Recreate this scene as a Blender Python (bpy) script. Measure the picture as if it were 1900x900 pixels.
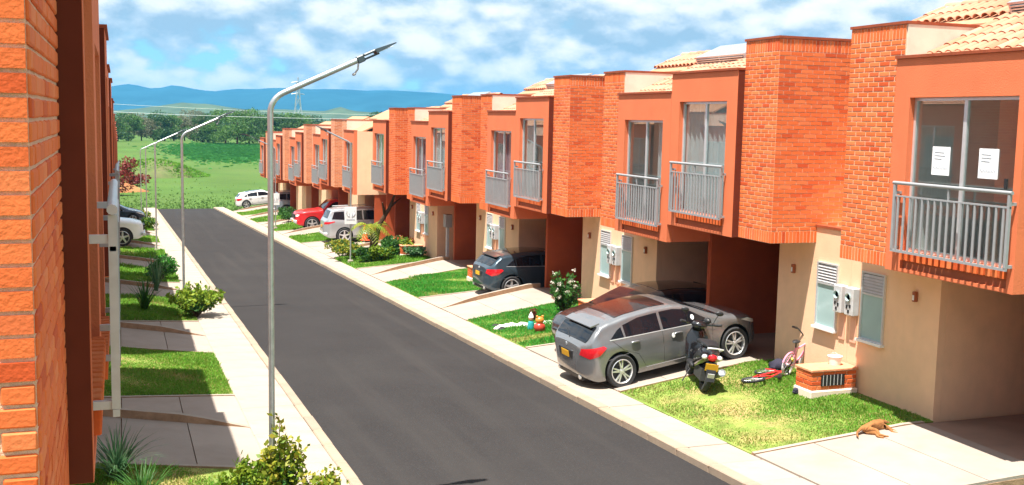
import bpy, bmesh, math, random
import numpy as np
from mathutils import Vector, Matrix
random.seed(7); rng = np.random.default_rng(7)
scene = bpy.context.scene
for o in list(bpy.data.objects): bpy.data.objects.remove(o)
COL = scene.collection
R = math.radians
K = 0.93                      # working units to metres: the whole place is scaled once at the end

# ---------------------------------------------------------------- camera
F = 2000.0; CZ = 5.0
d1 = Vector((-730.0, 242.0, -2000.0)).normalized()          # the street's direction seen from the camera
up = Vector((0.02, 1.0, (0.02*-730+242)/2000.0)).normalized()
ex = d1.cross(up).normalized()
M3 = Matrix((ex, d1, up))                                   # camera -> world
cam_d = bpy.data.cameras.new('camera'); cam = bpy.data.objects.new('camera', cam_d); COL.objects.link(cam)
cam.matrix_world = Matrix.Translation((0, 0, CZ)) @ M3.to_4x4()
cam_d.sensor_width = 36.0; cam_d.lens = F/1900.0*36.0
cam_d.clip_start = 0.05; cam_d.clip_end = 60000
scene.camera = cam

# ---------------------------------------------------------------- sky, sun, exposure
SUN = Vector((0.277, 0.19, -1.0)).normalized()              # the way the light travels
sun_el = math.asin(-SUN.z); sun_az = math.atan2(-SUN.x, -SUN.y)   # azimuth from +Y towards +X
w = bpy.data.worlds.new('World'); scene.world = w; w.use_nodes = True
nt = w.node_tree; nt.nodes.clear()
def N(t, ty, **k):
    n = t.nodes.new(ty)
    for a, b in k.items(): setattr(n, a, b)
    return n
def mth(t, op, a, b=None, clamp=False):
    n = N(t, 'ShaderNodeMath', operation=op, use_clamp=clamp)
    for i, v in enumerate((a, b)):
        if v is None: continue
        if isinstance(v, (int, float)): n.inputs[i].default_value = v
        else: t.links.new(v, n.inputs[i])
    return n.outputs[0]
def mixc(t, fac, a, b, mode='MIX'):
    n = N(t, 'ShaderNodeMix', data_type='RGBA', blend_type=mode)
    for i, v in ((0, fac), (6, a), (7, b)):
        if isinstance(v, (int, float)): n.inputs[i].default_value = v
        elif isinstance(v, tuple): n.inputs[i].default_value = (*v, 1)
        else: t.links.new(v, n.inputs[i])
    return n.outputs[2]
def ramp(t, fac, pts):
    n = N(t, 'ShaderNodeValToRGB'); cr = n.color_ramp
    while len(cr.elements) < len(pts): cr.elements.new(0.5)
    for e, (p, c) in zip(cr.elements, pts):
        e.position = p; e.color = (*c, 1) if len(c) == 3 else c
    t.links.new(fac, n.inputs[0]); return n.outputs[0]
sky = N(nt, 'ShaderNodeTexSky', sky_type='NISHITA', sun_disc=False)
sky.sun_elevation = sun_el; sky.sun_rotation = sun_az; sky.air_density = 1.0; sky.dust_density = 0.0; sky.ozone_density = 4.0
SKY_S = 0.075; CLD = 14.5
geo = N(nt, 'ShaderNodeTexCoord')
sep = N(nt, 'ShaderNodeSeparateXYZ'); nt.links.new(geo.outputs['Generated'], sep.inputs[0])
def cloud_vec(dz, kx=5.0, kz=7.5):
    c = N(nt, 'ShaderNodeCombineXYZ')
    nt.links.new(mth(nt, 'MULTIPLY', sep.outputs[0], kx), c.inputs[0])
    nt.links.new(mth(nt, 'MULTIPLY', sep.outputs[1], kx), c.inputs[1])
    e = mth(nt, 'POWER', mth(nt, 'ABSOLUTE', sep.outputs[2]), 0.85)
    nt.links.new(mth(nt, 'ADD', mth(nt, 'MULTIPLY', e, kz), dz), c.inputs[2])
    return c.outputs[0]
def fbm(vec, scale, detail=9, rough=0.55, dist=0.0):
    n = N(nt, 'ShaderNodeTexNoise'); n.inputs['Scale'].default_value = scale
    n.inputs['Detail'].default_value = detail; n.inputs['Roughness'].default_value = rough; n.inputs['Distortion'].default_value = dist
    nt.links.new(vec, n.inputs['Vector']); return n.outputs['Fac']
def puff(vec, scale):
    v = N(nt, 'ShaderNodeTexVoronoi', feature='SMOOTH_F1'); v.inputs['Scale'].default_value = scale; v.inputs['Smoothness'].default_value = 0.45
    v.inputs['Detail'].default_value = 1.0; v.inputs['Roughness'].default_value = 0.55
    nt.links.new(vec, v.inputs['Vector']); return mth(nt, 'SUBTRACT', 1.0, v.outputs['Distance'])
def dens(dz):
    v = cloud_vec(dz)
    a = fbm(v, 0.85, 3, 0.5); b = fbm(v, 2.8, 9.0, 0.62); p = puff(v, 4.2)
    return mth(nt, 'ADD', mth(nt, 'ADD', mth(nt, 'MULTIPLY', a, 0.54), mth(nt, 'MULTIPLY', b, 0.40)), mth(nt, 'MULTIPLY', p, 0.17))
D0 = dens(CLD); D1 = dens(CLD+0.20)
cover = ramp(nt, D0, [(0.0, (0, 0, 0)), (0.372, (0, 0, 0)), (0.395, (0.6,)*3), (0.420, (0.93,)*3), (0.48, (1,)*3), (1, (1,)*3)])
lit = mth(nt, 'ADD', mth(nt, 'MULTIPLY', mth(nt, 'SUBTRACT', D0, D1), 5.0), 0.50, True)
ccol = ramp(nt, lit, [(0.0, (0.36, 0.52, 0.66)), (0.28, (0.50, 0.64, 0.76)), (0.50, (0.70, 0.79, 0.85)), (0.72, (0.86, 0.90, 0.92)), (1.0, (0.99, 0.98, 0.96))])
cscale = N(nt, 'ShaderNodeVectorMath', operation='SCALE'); nt.links.new(ccol, cscale.inputs[0]); cscale.inputs['Scale'].default_value = 0.50/SKY_S
skyc = mixc(nt, 1.0, sky.outputs[0], (0.46, 0.74, 0.86), 'MULTIPLY')
col = mixc(nt, cover, skyc, cscale.outputs[0])
bg = N(nt, 'ShaderNodeBackground'); bg.inputs['Strength'].default_value = SKY_S
nt.links.new(col, bg.inputs['Color'])
wo = N(nt, 'ShaderNodeOutputWorld'); nt.links.new(bg.outputs[0], wo.inputs[0])
sl = bpy.data.lights.new('sun', 'SUN'); sl.energy = 5.0; sl.angle = R(0.55); sl.color = (1.0, 0.95, 0.87)
so = bpy.data.objects.new('sun', sl); COL.objects.link(so); so.rotation_euler = SUN.to_track_quat('-Z', 'Y').to_euler(); so.location = (-30, -20, 100)
vs = scene.view_settings; vs.view_transform = 'Standard'; vs.look = 'None'; vs.exposure = 1.28; vs.gamma = 1.0; vs.use_curve_mapping = False
scene.render.engine = 'CYCLES'; scene.cycles.max_bounces = 6; scene.cycles.diffuse_bounces = 3; scene.cycles.glossy_bounces = 3; scene.cycles.transmission_bounces = 3; scene.cycles.volume_bounces = 0; scene.cycles.transparent_max_bounces = 12

# ---------------------------------------------------------------- materials
MATS = {}
def mat(name, base, rough=0.8, var=0.12, scale=6.0, bump=0.0, bscale=60.0, metal=0.0, spec=0.5, stain=None, rnd=None, coat=0.0, trans=0.0, detail=6, streak=None, speck=None):
    """procedural Principled: base colour broken by noise, optional per-object / per-island variation, stains and relief"""
    if name in MATS: return MATS[name]
    m = bpy.data.materials.new(name); m.use_nodes = True; t = m.node_tree; p = t.nodes['Principled BSDF']
    tc = N(t, 'ShaderNodeTexCoord').outputs['Object']
    no = N(t, 'ShaderNodeTexNoise'); no.inputs['Scale'].default_value = scale; no.inputs['Detail'].default_value = detail; no.inputs['Roughness'].default_value = 0.6
    t.links.new(tc, no.inputs['Vector'])
    lo = tuple(max(0, c*(1-var)) for c in base); hi = tuple(min(1, c*(1+var)) for c in base)
    c = ramp(t, no.outputs['Fac'], [(0.3, lo), (0.7, hi)])
    if rnd:
        kind, cols = rnd
        rv = N(t, 'ShaderNodeObjectInfo').outputs['Random'] if kind == 'obj' else N(t, 'ShaderNodeNewGeometry').outputs['Random Per Island']
        rc = ramp(t, rv, [(i/max(1, len(cols)-1), k) for i, k in enumerate(cols)])
        c = mixc(t, 1.0, c, rc, 'MULTIPLY')
    if stain:
        sc, ssize, amt = stain
        n2 = N(t, 'ShaderNodeTexNoise'); n2.inputs['Scale'].default_value = ssize; n2.inputs['Detail'].default_value = 8; n2.inputs['Roughness'].default_value = 0.65
        t.links.new(tc, n2.inputs['Vector'])
        f = ramp(t, n2.outputs['Fac'], [(0.48, (0, 0, 0)), (0.68, (amt,)*3)])
        c = mixc(t, f, c, sc)
    if streak:
        mp = N(t, 'ShaderNodeMapping'); mp.inputs['Scale'].default_value = streak[2] if len(streak) > 2 else (2.2, 2.2, 0.18); t.links.new(tc, mp.inputs[0])
        n4 = N(t, 'ShaderNodeTexNoise'); n4.inputs['Scale'].default_value = 1.6; n4.inputs['Detail'].default_value = 5; t.links.new(mp.outputs[0], n4.inputs['Vector'])
        c = mixc(t, ramp(t, n4.outputs['Fac'], [(0.50, (0, 0, 0)), (0.72, (streak[1],)*3)]), c, streak[0])
    if speck:
        n5 = N(t, 'ShaderNodeTexNoise'); n5.inputs['Scale'].default_value = speck[1]; n5.inputs['Detail'].default_value = 3; t.links.new(tc, n5.inputs['Vector'])
        c = mixc(t, ramp(t, n5.outputs['Fac'], [(0.5, (0, 0, 0)), (0.62, (speck[2],)*3)]), c, speck[0])
    t.links.new(c, p.inputs['Base Color'])
    p.inputs['Roughness'].default_value = rough; p.inputs['Metallic'].default_value = metal; p.inputs['Specular IOR Level'].default_value = spec
    p.inputs['Coat Weight'].default_value = coat; p.inputs['Coat Roughness'].default_value = 0.04
    if bump:
        n3 = N(t, 'ShaderNodeTexNoise'); n3.inputs['Scale'].default_value = bscale; n3.inputs['Detail'].default_value = 5
        t.links.new(tc, n3.inputs['Vector'])
        bp = N(t, 'ShaderNodeBump'); bp.inputs['Strength'].default_value = bump; bp.inputs['Distance'].default_value = 0.02
        t.links.new(n3.outputs['Fac'], bp.inputs['Height']); t.links.new(bp.outputs[0], p.inputs['Normal'])
    if trans:
        tr = N(t, 'ShaderNodeBsdfTranslucent'); t.links.new(c, tr.inputs['Color'])
        mx = N(t, 'ShaderNodeMixShader'); mx.inputs[0].default_value = trans
        t.links.new(p.outputs[0], mx.inputs[1]); t.links.new(tr.outputs[0], mx.inputs[2]); t.links.new(mx.outputs[0], t.nodes['Material Output'].inputs[0])
    MATS[name] = m; return m
def glass(name, tint=(0.90, 0.95, 0.95), refl=0.10):
    m = bpy.data.materials.new(name); m.use_nodes = True; t = m.node_tree; t.nodes.clear()
    tr = N(t, 'ShaderNodeBsdfTransparent'); tr.inputs[0].default_value = (*tint, 1)
    gl = N(t, 'ShaderNodeBsdfGlossy'); gl.inputs['Roughness'].default_value = 0.01
    lw = N(t, 'ShaderNodeLayerWeight'); lw.inputs[0].default_value = 0.35
    f = mth(t, 'ADD', mth(t, 'MULTIPLY', lw.outputs['Facing'], 0.30), refl, True)
    mx = N(t, 'ShaderNodeMixShader'); t.links.new(f, mx.inputs[0]); t.links.new(tr.outputs[0], mx.inputs[1]); t.links.new(gl.outputs[0], mx.inputs[2])
    o = N(t, 'ShaderNodeOutputMaterial'); t.links.new(mx.outputs[0], o.inputs[0]); MATS[name] = m; return m
def leaf(name, a, b, c, trans=0.35, rough=0.55):
    return mat(name, (0.9, 0.9, 0.9), rough, 0.18, 9.0, rnd=('isl', [a, b, c, b, a]), trans=trans, spec=0.3)

BRK = [(0.74, 0.135, 0.030), (0.81, 0.190, 0.055), (0.77, 0.162, 0.042), (0.82, 0.225, 0.078), (0.60, 0.088, 0.022), (0.79, 0.178, 0.050), (0.75, 0.148, 0.036)]
m_brick = mat('fired_clay_brick', (0.97, 0.97, 0.97), 0.85, 0.08, 22.0, 0.16, 55, rnd=('obj', BRK), spec=0.25)
m_brickj = mat('fired_clay_brick_wall', (0.97, 0.97, 0.97), 0.85, 0.08, 20.0, 0.2, 60, rnd=('isl', BRK), spec=0.25)
m_mortar = mat('mortar', (0.80, 0.50, 0.35), 0.95, 0.15, 40.0, 0.6, 90, spec=0.1)
m_plaster = mat('terracotta_plaster', (0.71, 0.185, 0.080), 0.8, 0.07, 2.2, 0.25, 45, spec=0.2, stain=((0.52, 0.14, 0.06), 1.1, 0.42), streak=((0.45, 0.13, 0.06), 0.14))
m_coping = mat('brown_coping', (0.30, 0.065, 0.025), 0.7, 0.2, 8, spec=0.3)
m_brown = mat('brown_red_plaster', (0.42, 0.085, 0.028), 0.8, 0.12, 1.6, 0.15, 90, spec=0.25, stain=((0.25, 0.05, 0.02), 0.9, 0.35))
m_panel = mat('brown_panel', (0.36, 0.11, 0.05), 0.8, 0.08, 5, spec=0.2)
m_beige = mat('beige_render', (0.86, 0.55, 0.355), 0.85, 0.06, 1.7, 0.22, 50, spec=0.2, stain=((0.62, 0.42, 0.27), 0.8, 0.35), streak=((0.52, 0.35, 0.22), 0.12))
m_cream = mat('cream_render', (0.80, 0.66, 0.54), 0.85, 0.06, 2.0, 0.1, 120, spec=0.2, stain=((0.55, 0.43, 0.34), 1.4, 0.4))
TIL = [(0.50, 0.215, 0.125), (0.56, 0.265, 0.165), (0.46, 0.175, 0.095), (0.60, 0.30, 0.20), (0.52, 0.225, 0.13)]
m_tile = mat('clay_roof_tile', (1, 1, 1), 0.8, 0.15, 12, 0.3, 60, rnd=('obj', TIL), spec=0.3)
m_tilej = mat('clay_roof_tiles', (1, 1, 1), 0.8, 0.15, 12, 0.3, 60, rnd=('isl', TIL), spec=0.3)
m_gmetal = mat('grey_painted_steel', (0.30, 0.305, 0.315), 0.4, 0.06, 10, spec=0.5)
m_wmetal = mat('pale_grey_steel', (0.52, 0.52, 0.53), 0.4, 0.08, 9, spec=0.5, stain=((0.40, 0.36, 0.33), 5, 0.4))
m_alu = mat('aluminium_frame', (0.72, 0.74, 0.76), 0.32, 0.05, 10, metal=0.55)
m_galv = mat('galvanised_steel', (0.56, 0.60, 0.62), 0.34, 0.12, 14, metal=0.8)
m_white = mat('white_paint', (0.80, 0.80, 0.79), 0.6, 0.04, 8)
m_paper = mat('white_paper', (0.86, 0.86, 0.87), 0.9, 0.02, 5)
m_ink = mat('grey_ink', (0.52, 0.55, 0.60), 0.9, 0.02, 5)
m_inter = mat('room_wall_paint', (0.80, 0.78, 0.75), 0.9, 0.05, 2)
m_interd = mat('dark_room_door', (0.10, 0.085, 0.075), 0.8, 0.1, 3)
m_curt = mat('pale_curtain', (0.88, 0.89, 0.90), 0.9, 0.04, 6, trans=0.3)
m_curtp = mat('pink_curtain', (0.62, 0.36, 0.40), 0.9, 0.12, 6)
m_black = mat('black_plastic', (0.02, 0.02, 0.022), 0.45, 0.2, 8)
m_gloss = mat('black_gloss', (0.012, 0.012, 0.014), 0.15, 0.1, 5, coat=0.6)
m_rubber = mat('tyre_rubber', (0.028, 0.028, 0.03), 0.85, 0.2, 20, 0.2, 60)
m_glass = glass('window_glass')
m_glassb = mat('obscured_glass', (0.36, 0.50, 0.50), 0.12, 0.12, 1.2, spec=0.7)
m_cglass = mat('dark_car_glass', (0.008, 0.010, 0.014), 0.05, 0.2, 2, spec=0.35, coat=0.12)
m_asph = mat('asphalt', (0.029, 0.0265, 0.0265), 0.95, 0.10, 0.5, 0.4, 38, spec=0.15, stain=((0.036, 0.033, 0.032), 0.22, 0.8), speck=((0.046, 0.042, 0.040), 26, 0.35), streak=((0.042, 0.038, 0.036), 0.7, (1.0, 0.025, 1.0)))
m_conc = mat('pale_concrete', (0.36, 0.31, 0.26), 0.9, 0.08, 1.3, 0.25, 40, spec=0.2, rnd=('obj', [(0.93, 0.93, 0.93), (1.0, 0.99, 0.97), (0.97, 0.95, 0.93), (1, 1, 1)]), stain=((0.27, 0.215, 0.165), 0.9, 0.7))
m_drive = mat('driveway_concrete', (0.35, 0.295, 0.25), 0.9, 0.09, 1.1, 0.3, 45, spec=0.2, rnd=('obj', [(0.9, 0.9, 0.9), (1, 0.99, 0.98), (0.95, 0.94, 0.94)]), stain=((0.27, 0.22, 0.18), 0.7, 0.6))
m_kerb = mat('kerb_concrete', (0.36, 0.285, 0.22), 0.9, 0.12, 3, 0.35, 50, spec=0.2, rnd=('obj', [(0.82, 0.82, 0.82), (1, 0.97, 0.93), (0.92, 0.90, 0.87)]), stain=((0.26, 0.18, 0.13), 1.6, 0.6))
m_ledge = mat('weathered_ledge', (0.34, 0.21, 0.13), 0.95, 0.25, 5, 0.4, 40, spec=0.1)
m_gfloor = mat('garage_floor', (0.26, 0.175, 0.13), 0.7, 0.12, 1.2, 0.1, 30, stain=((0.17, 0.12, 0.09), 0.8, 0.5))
m_soil = mat('soil_and_turf', (0.17, 0.24, 0.05), 0.95, 0.35, 3.0, 0.6, 25, spec=0.1, stain=((0.40, 0.27, 0.13), 0.9, 0.95))
m_grass = leaf('lawn_blade', (0.12, 0.34, 0.025), (0.17, 0.40, 0.035), (0.27, 0.42, 0.07))
m_grassd = leaf('dry_lawn_blade', (0.34, 0.38, 0.10), (0.46, 0.40, 0.14), (0.22, 0.34, 0.05))
m_grassl = leaf('lush_lawn_blade', (0.045, 0.32, 0.03), (0.07, 0.40, 0.045), (0.11, 0.38, 0.04))

# ---------------------------------------------------------------- mesh helpers
class MB:
    """collects shapes; build() links them as ONE mesh object. sy = -1 mirrors in y."""
    def __init__(s, sy=1): s.v = []; s.f = []; s.m = []; s.sy = sy
    def add(s, vs, fs, mi=0):
        b = len(s.v)
        s.v += [(x, y*s.sy, z) for x, y, z in vs]
        for f in fs:
            f = [b+i for i in f]
            s.f.append(f if s.sy > 0 else f[::-1]); s.m.append(mi)
        return s
    def box(s, x0, x1, y0, y1, z0, z1, mi=0):
        return s.add([(x0, y0, z0), (x1, y0, z0), (x1, y1, z0), (x0, y1, z0), (x0, y0, z1), (x1, y0, z1), (x1, y1, z1), (x0, y1, z1)],
                     [(0, 3, 2, 1), (4, 5, 6, 7), (0, 1, 5, 4), (1, 2, 6, 5), (2, 3, 7, 6), (3, 0, 4, 7)], mi)
    def bev(s, x0, x1, y0, y1, z0, z1, b=0.01, mi=0):
        """box with chamfered edges"""
        bm = bmesh.new()
        bmesh.ops.create_cube(bm, size=1)
        bmesh.ops.transform(bm, verts=bm.verts, matrix=Matrix.Translation(((x0+x1)/2, (y0+y1)/2, (z0+z1)/2)) @ Matrix.Diagonal((x1-x0, y1-y0, z1-z0, 1)))
        bmesh.ops.bevel(bm, geom=list(bm.edges), offset=b, segments=1, affect='EDGES')
        s.bm(bm, mi); return s
    def bm(s, bm, mi=0):
        bm.verts.index_update()
        s.add([tuple(v.co) for v in bm.verts], [tuple(v.index for v in f.verts) for f in bm.faces], mi); bm.free(); return s
    def tube(s, pts, r, n=8, mi=0, cap=True):
        """tube along a polyline; r is a number or one radius for each point"""
        pts = [Vector(p) for p in pts]; rs = r if isinstance(r, (list, tuple)) else [r]*len(pts)
        vs = []; prev = None
        for i, p in enumerate(pts):
            d = (pts[min(i+1, len(pts)-1)]-pts[max(i-1, 0)]).normalized()
            a = prev if prev is not None else (Vector((0, 0, 1)) if abs(d.z) < 0.9 else Vector((1, 0, 0)))
            u = (a-d*a.dot(d)).normalized(); prev = u; v = d.cross(u)
            for k in range(n):
                t = 2*math.pi*k/n; vs.append(tuple(p+(u*math.cos(t)+v*math.sin(t))*rs[i]))
        fs = []
        for i in range(len(pts)-1):
            for k in range(n):
                k2 = (k+1) % n; fs.append((i*n+k, i*n+k2, (i+1)*n+k2, (i+1)*n+k))
        if cap: fs += [tuple(range(n))[::-1], tuple((len(pts)-1)*n+k for k in range(n))]
        return s.add(vs, fs, mi)
    def lathe(s, prof, n=24, c=(0, 0, 0), axis='z', mi=0):
        """profile of (radius, height) turned round an axis"""
        vs = []; fs = []
        for r, h in prof:
            for k in range(n):
                t = 2*math.pi*k/n; a, b = r*math.cos(t), r*math.sin(t)
                p = {'z': (a, b, h), 'y': (b, h, a), 'x': (h, a, b)}[axis]
                vs.append((p[0]+c[0], p[1]+c[1], p[2]+c[2]))
        for i in range(len(prof)-1):
            for k in range(n):
                k2 = (k+1) % n; fs.append((i*n+k, i*n+k2, (i+1)*n+k2, (i+1)*n+k))
        return s.add(vs, fs, mi)
    def blob(s, c, r, n=10, mi=0):
        bm = bmesh.new(); bmesh.ops.create_uvsphere(bm, u_segments=n, v_segments=max(6, n*2//3), radius=1)
        rr = r if isinstance(r, (tuple, list)) else (r,)*3
        bmesh.ops.transform(bm, verts=bm.verts, matrix=Matrix.Translation(c) @ Matrix.Diagonal((*rr, 1))); return s.bm(bm, mi)
    def xform(s, M, start=0):
        for i in range(start, len(s.v)): s.v[i] = tuple(M @ Vector(s.v[i]))
        return s
    def mesh(s, name, mats, smooth=False):
        me = bpy.data.meshes.new(name); me.from_pydata(s.v, [], s.f)
        for m in (mats if isinstance(mats, (list, tuple)) else [mats]): me.materials.append(m)
        if any(s.m): me.polygons.foreach_set('material_index', s.m)
        if smooth: me.polygons.foreach_set('use_smooth', [True]*len(me.polygons)); me.set_sharp_from_angle(angle=R(38))
        me.update(); return me
    def build(s, name, mats, parent=None, smooth=False, loc=None):
        return link(name, s.mesh(name, mats, smooth), parent, loc)
def link(name, data, parent=None, loc=None, rot=None):
    o = bpy.data.objects.new(name, data); COL.objects.link(o)
    if parent is not None: o.parent = parent
    if loc is not None: o.location = loc
    if rot is not None: o.rotation_euler = rot
    return o
def tag(o, label=None, cat=None, group=None, kind=None):
    for k, v in (('label', label), ('category', cat), ('group', group), ('kind', kind)):
        if v is not None: o[k] = v
    return o
def thing(name, label, cat, loc=(0, 0, 0), rz=0, group=None):
    return tag(link(name, None, None, loc, (0, 0, rz)), label, cat, group)
def copy_tree(o, parent=None):
    c = o.copy(); COL.objects.link(c); c.parent = parent
    for ch in list(o.children): copy_tree(ch, c)
    return c
def raw_mesh(name, V, Fq, m, nv=4):
    """fast mesh from numpy: V (n,3), faces of nv corners each"""
    me = bpy.data.meshes.new(name); n = len(V); k = len(Fq)
    me.vertices.add(n); me.vertices.foreach_set('co', np.asarray(V, dtype=np.float32).ravel())
    me.loops.add(k*nv); me.loops.foreach_set('vertex_index', np.asarray(Fq, dtype=np.int32).ravel())
    me.polygons.add(k); me.polygons.foreach_set('loop_start', np.arange(0, k*nv, nv, dtype=np.int32))
    me.materials.append(m); me.update(calc_edges=True); me.validate(); return me

# ---------------------------------------------------------------- levels of the place
RC = [16.9, 27.2, 37.5, 47.8, 62.7, 73.0, 83.3, 93.6]        # centres of the house pairs, right row
LC = [3.3+10.3*k for k in range(0, 10)]                       # left row
HW = 5.15; LAWN = 2.42
XR, XL = 11.85, -0.160                                         # fronts of the upper storeys
RX0, RX1 = 3.24, 8.45                                         # road edges
PL, PR = 2.05, 9.45                                           # inner edges of the pavements
YEND = 108.0
def zr(Y): return -0.36-0.04*(min(Y, YEND+2)-14)
def pav(Y): return zr(Y)+0.125
def zpR(c): return -0.0408*(c-16.9)
def zpL(c): return -0.0408*(c-16.9)-(0.18 if c < 5 else 0.10)
def nearest(cs, Y): return min(cs, key=lambda c: abs(c-Y))
def lot(X, Y, c=None):
    if X > 6:
        c = nearest(RC, Y) if c is None else c; z = zpR(c); t = (X-PR)/(XR+0.60-PR)
    else:
        c = nearest(LC, Y) if c is None else c; z = zpL(c); t = (PL-X)/(PL-(XL-0.60))
    t = min(1, max(0, t)); return pav(Y)*(1-t)+z*t
def gz(X, Y):
    if Y > YEND: return zr(YEND)-0.05
    if RX0 <= X <= RX1: return zr(Y)
    if PL <= X <= PR: return pav(Y)
    return lot(X, Y)
def ray(px, py): return (M3 @ Vector((px-950, 450-py, -F))).normalized()
def P(px, py, dz=0.0):
    """where the line through a photo pixel meets the ground"""
    d = ray(px, py); s = 2.0
    for _ in range(6000):
        q = Vector((0, 0, CZ))+d*s
        if q.z <= gz(q.x, q.y)+dz: break
        s += 0.02 if s < 60 else 0.1
    return q

# ---------------------------------------------------------------- ground sheet, road, pavements
def far_z(x, y):
    t = min(1, max(0, (y-YEND)/60)); base = zr(y)-0.35
    n = math.sin(x*0.031+1)*math.sin(y*0.023)*0.9+math.sin(x*0.011-y*0.017)*1.2
    bank = 0.6*math.exp(-((y-190)/45)**2)*(0.5+0.5*math.sin(x*0.02+2))
    return base+t*(n*0.6+bank)
xs = [-7500, -4000, -1800, -800, -400]+list(range(-240, 330, 10))+[400, 800, 1800, 4000, 7500]
ys = [-300, -100, -40]+list(range(-20, 110, 10))+list(range(110, 460, 9))+[520, 700, 1000, 1600, 2600, 4200, 7500]
V = [(x, y, far_z(x, y)) for y in ys for x in xs]; nx = len(xs)
Fc = [(j*nx+i, j*nx+i+1, (j+1)*nx+i+1, (j+1)*nx+i) for j in range(len(ys)-1) for i in range(nx-1)]
m_field = mat('rough_pasture', (0.066, 0.125, 0.026), 0.95, 0.18, 0.09, 0.8, 1.3, spec=0.1, stain=((0.085, 0.125, 0.034), 0.03, 0.7), detail=10)
g = link('ground', raw_mesh('ground', V, Fc, m_field)); tag(g, kind='structure')
g.data.polygons.foreach_set('use_smooth', [True]*len(g.data.polygons))
b = MB(); n = 40
Yr = [-14+i*(YEND+14)/n for i in range(n+1)]
b.add([(x, y, zr(y)) for y in Yr for x in (RX0-0.02, RX1+0.02)], [(2*i, 2*i+1, 2*i+3, 2*i+2) for i in range(n)])
tag(b.build('road', m_asph), kind='structure')
slope = math.atan(0.04)
def strip(name, x0, x1, m, dz, step, gap, thick, y0, piece):
    """a run of separate pieces (slabs, kerb stones) on a bed, sharing one mesh"""
    root = MB()
    Ys = [-14+i*(YEND+14)/20 for i in range(21)]
    root.add([(x, y, zr(y)+dz-0.03) for y in Ys for x in (x0+0.004, x1-0.004)], [(2*i, 2*i+1, 2*i+3, 2*i+2) for i in range(20)])
    ro = root.build(name, m_ledge); tag(ro, kind='structure')
    me = [MB().bev(0, x1-x0, gap/2, step/math.cos(slope)-gap/2, -thick, 0, 0.012+0.004*k).mesh(piece, m) for k in range(3)]
    y = y0; i = 0
    while y < YEND-0.2:
        o = link(piece, me[i % 3], ro, (x0, y, zr(y)+dz+random.uniform(-0.006, 0.006)), (-slope+random.uniform(-.002, .002), random.uniform(-.004, .004), 0)); y += step; i += 1
strip('pavement', RX1+0.24, PR, m_conc, 0.125, 1.02, 0.022, 0.08, 6.0, 'paving_slab')
strip('pavement', PL, RX0-0.20, m_conc, 0.125, 1.02, 0.022, 0.08, 6.0, 'paving_slab')
strip('kerb', RX1+0.02, RX1+0.235, m_kerb, 0.13, 1.02, 0.018, 0.30, 6.0, 'kerb_stone')
strip('kerb', RX0-0.195, RX0-0.02, m_kerb, 0.13, 1.02, 0.018, 0.30, 6.0, 'kerb_stone')

# ---------------------------------------------------------------- lots: driveways, garage floors, lawns, ledges
def patch(x0, x1, y0, y1, c, dz=0.0, thick=0.1, nx=4, ny=3):
    b = MB(); X = [x0+(x1-x0)*i/nx for i in range(nx+1)]; Y = [y0+(y1-y0)*j/ny for j in range(ny+1)]
    top = [(x, y, lot(x, y, c)+dz) for y in Y for x in X]; W = nx+1
    b.add(top, [(j*W+i, j*W+i+1, (j+1)*W+i+1, (j+1)*W+i) for j in range(ny) for i in range(nx)])
    ring = [i for i in range(W)]+[j*W+nx for j in range(1, ny+1)]+[ny*W+i for i in range(nx-1, -1, -1)]+[j*W for j in range(ny-1, 0, -1)]
    low = [(top[i][0], top[i][1], top[i][2]-thick) for i in ring]; hi = [top[i] for i in ring]; L = len(ring)
    b.add(low+hi, [(i, (i+1) % L, L+(i+1) % L, L+i) for i in range(L)]); return b
def grass(name, x0, x1, y0, y1, c, dens_, h, m, label, keep=None, wid=0.012):
    n = int(abs(x1-x0)*(y1-y0)*dens_)
    x = rng.uniform(min(x0, x1), max(x0, x1), n); y = rng.uniform(y0, y1, n)
    if keep is not None:
        k = keep(x, y); x, y = x[k], y[k]; n = len(x)
    z = np.array([lot(a, b_, c) for a, b_ in zip(x, y)])-0.005
    th = rng.uniform(0, 6.283, n); hh = h*rng.uniform(0.45, 1.25, n)*(0.75+0.5*np.sin(x*2.1+1.3*y)*np.sin(y*1.7)); ln = hh*rng.uniform(0.15, 0.9, n)
    wd = wid*rng.uniform(0.7, 1.5, n); la = rng.uniform(0, 6.283, n)
    cx, cy = np.cos(th)*wd, np.sin(th)*wd; lx, ly = np.cos(la)*ln, np.sin(la)*ln
    V = np.empty((n, 4, 3)); B = np.stack([x, y, z], 1)
    V[:, 0] = B-np.stack([cx, cy, 0*x], 1); V[:, 1] = B+np.stack([cx, cy, 0*x], 1)
    V[:, 2] = B+np.stack([lx*.5+cx*.6, ly*.5+cy*.6, hh*.7], 1); V[:, 3] = B+np.stack([lx, ly, hh], 1)
    o = link(name, raw_mesh(name, V.reshape(-1, 3), np.arange(n*4).reshape(-1, 4), m)); return tag(o, label, 'grass', kind='stuff')
def driveway(x0, x1, y0, y1, c, nslab=3):
    """slabs of concrete, cut by open joints, on a bed"""
    bed = patch(x0, x1, y0, y1, c, -0.035, 0.1).build('driveway', m_ledge); tag(bed, kind='structure')
    for i in range(nslab):
        a = x0+(x1-x0)*i/nslab; e = x0+(x1-x0)*(i+1)/nslab; s_ = 0.008 if x1 > x0 else -0.008
        patch(a+s_, e-s_, y0+.008, y1-.008, c, 0.012, 0.05).build('concrete_slab', m_drive, bed)
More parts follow.
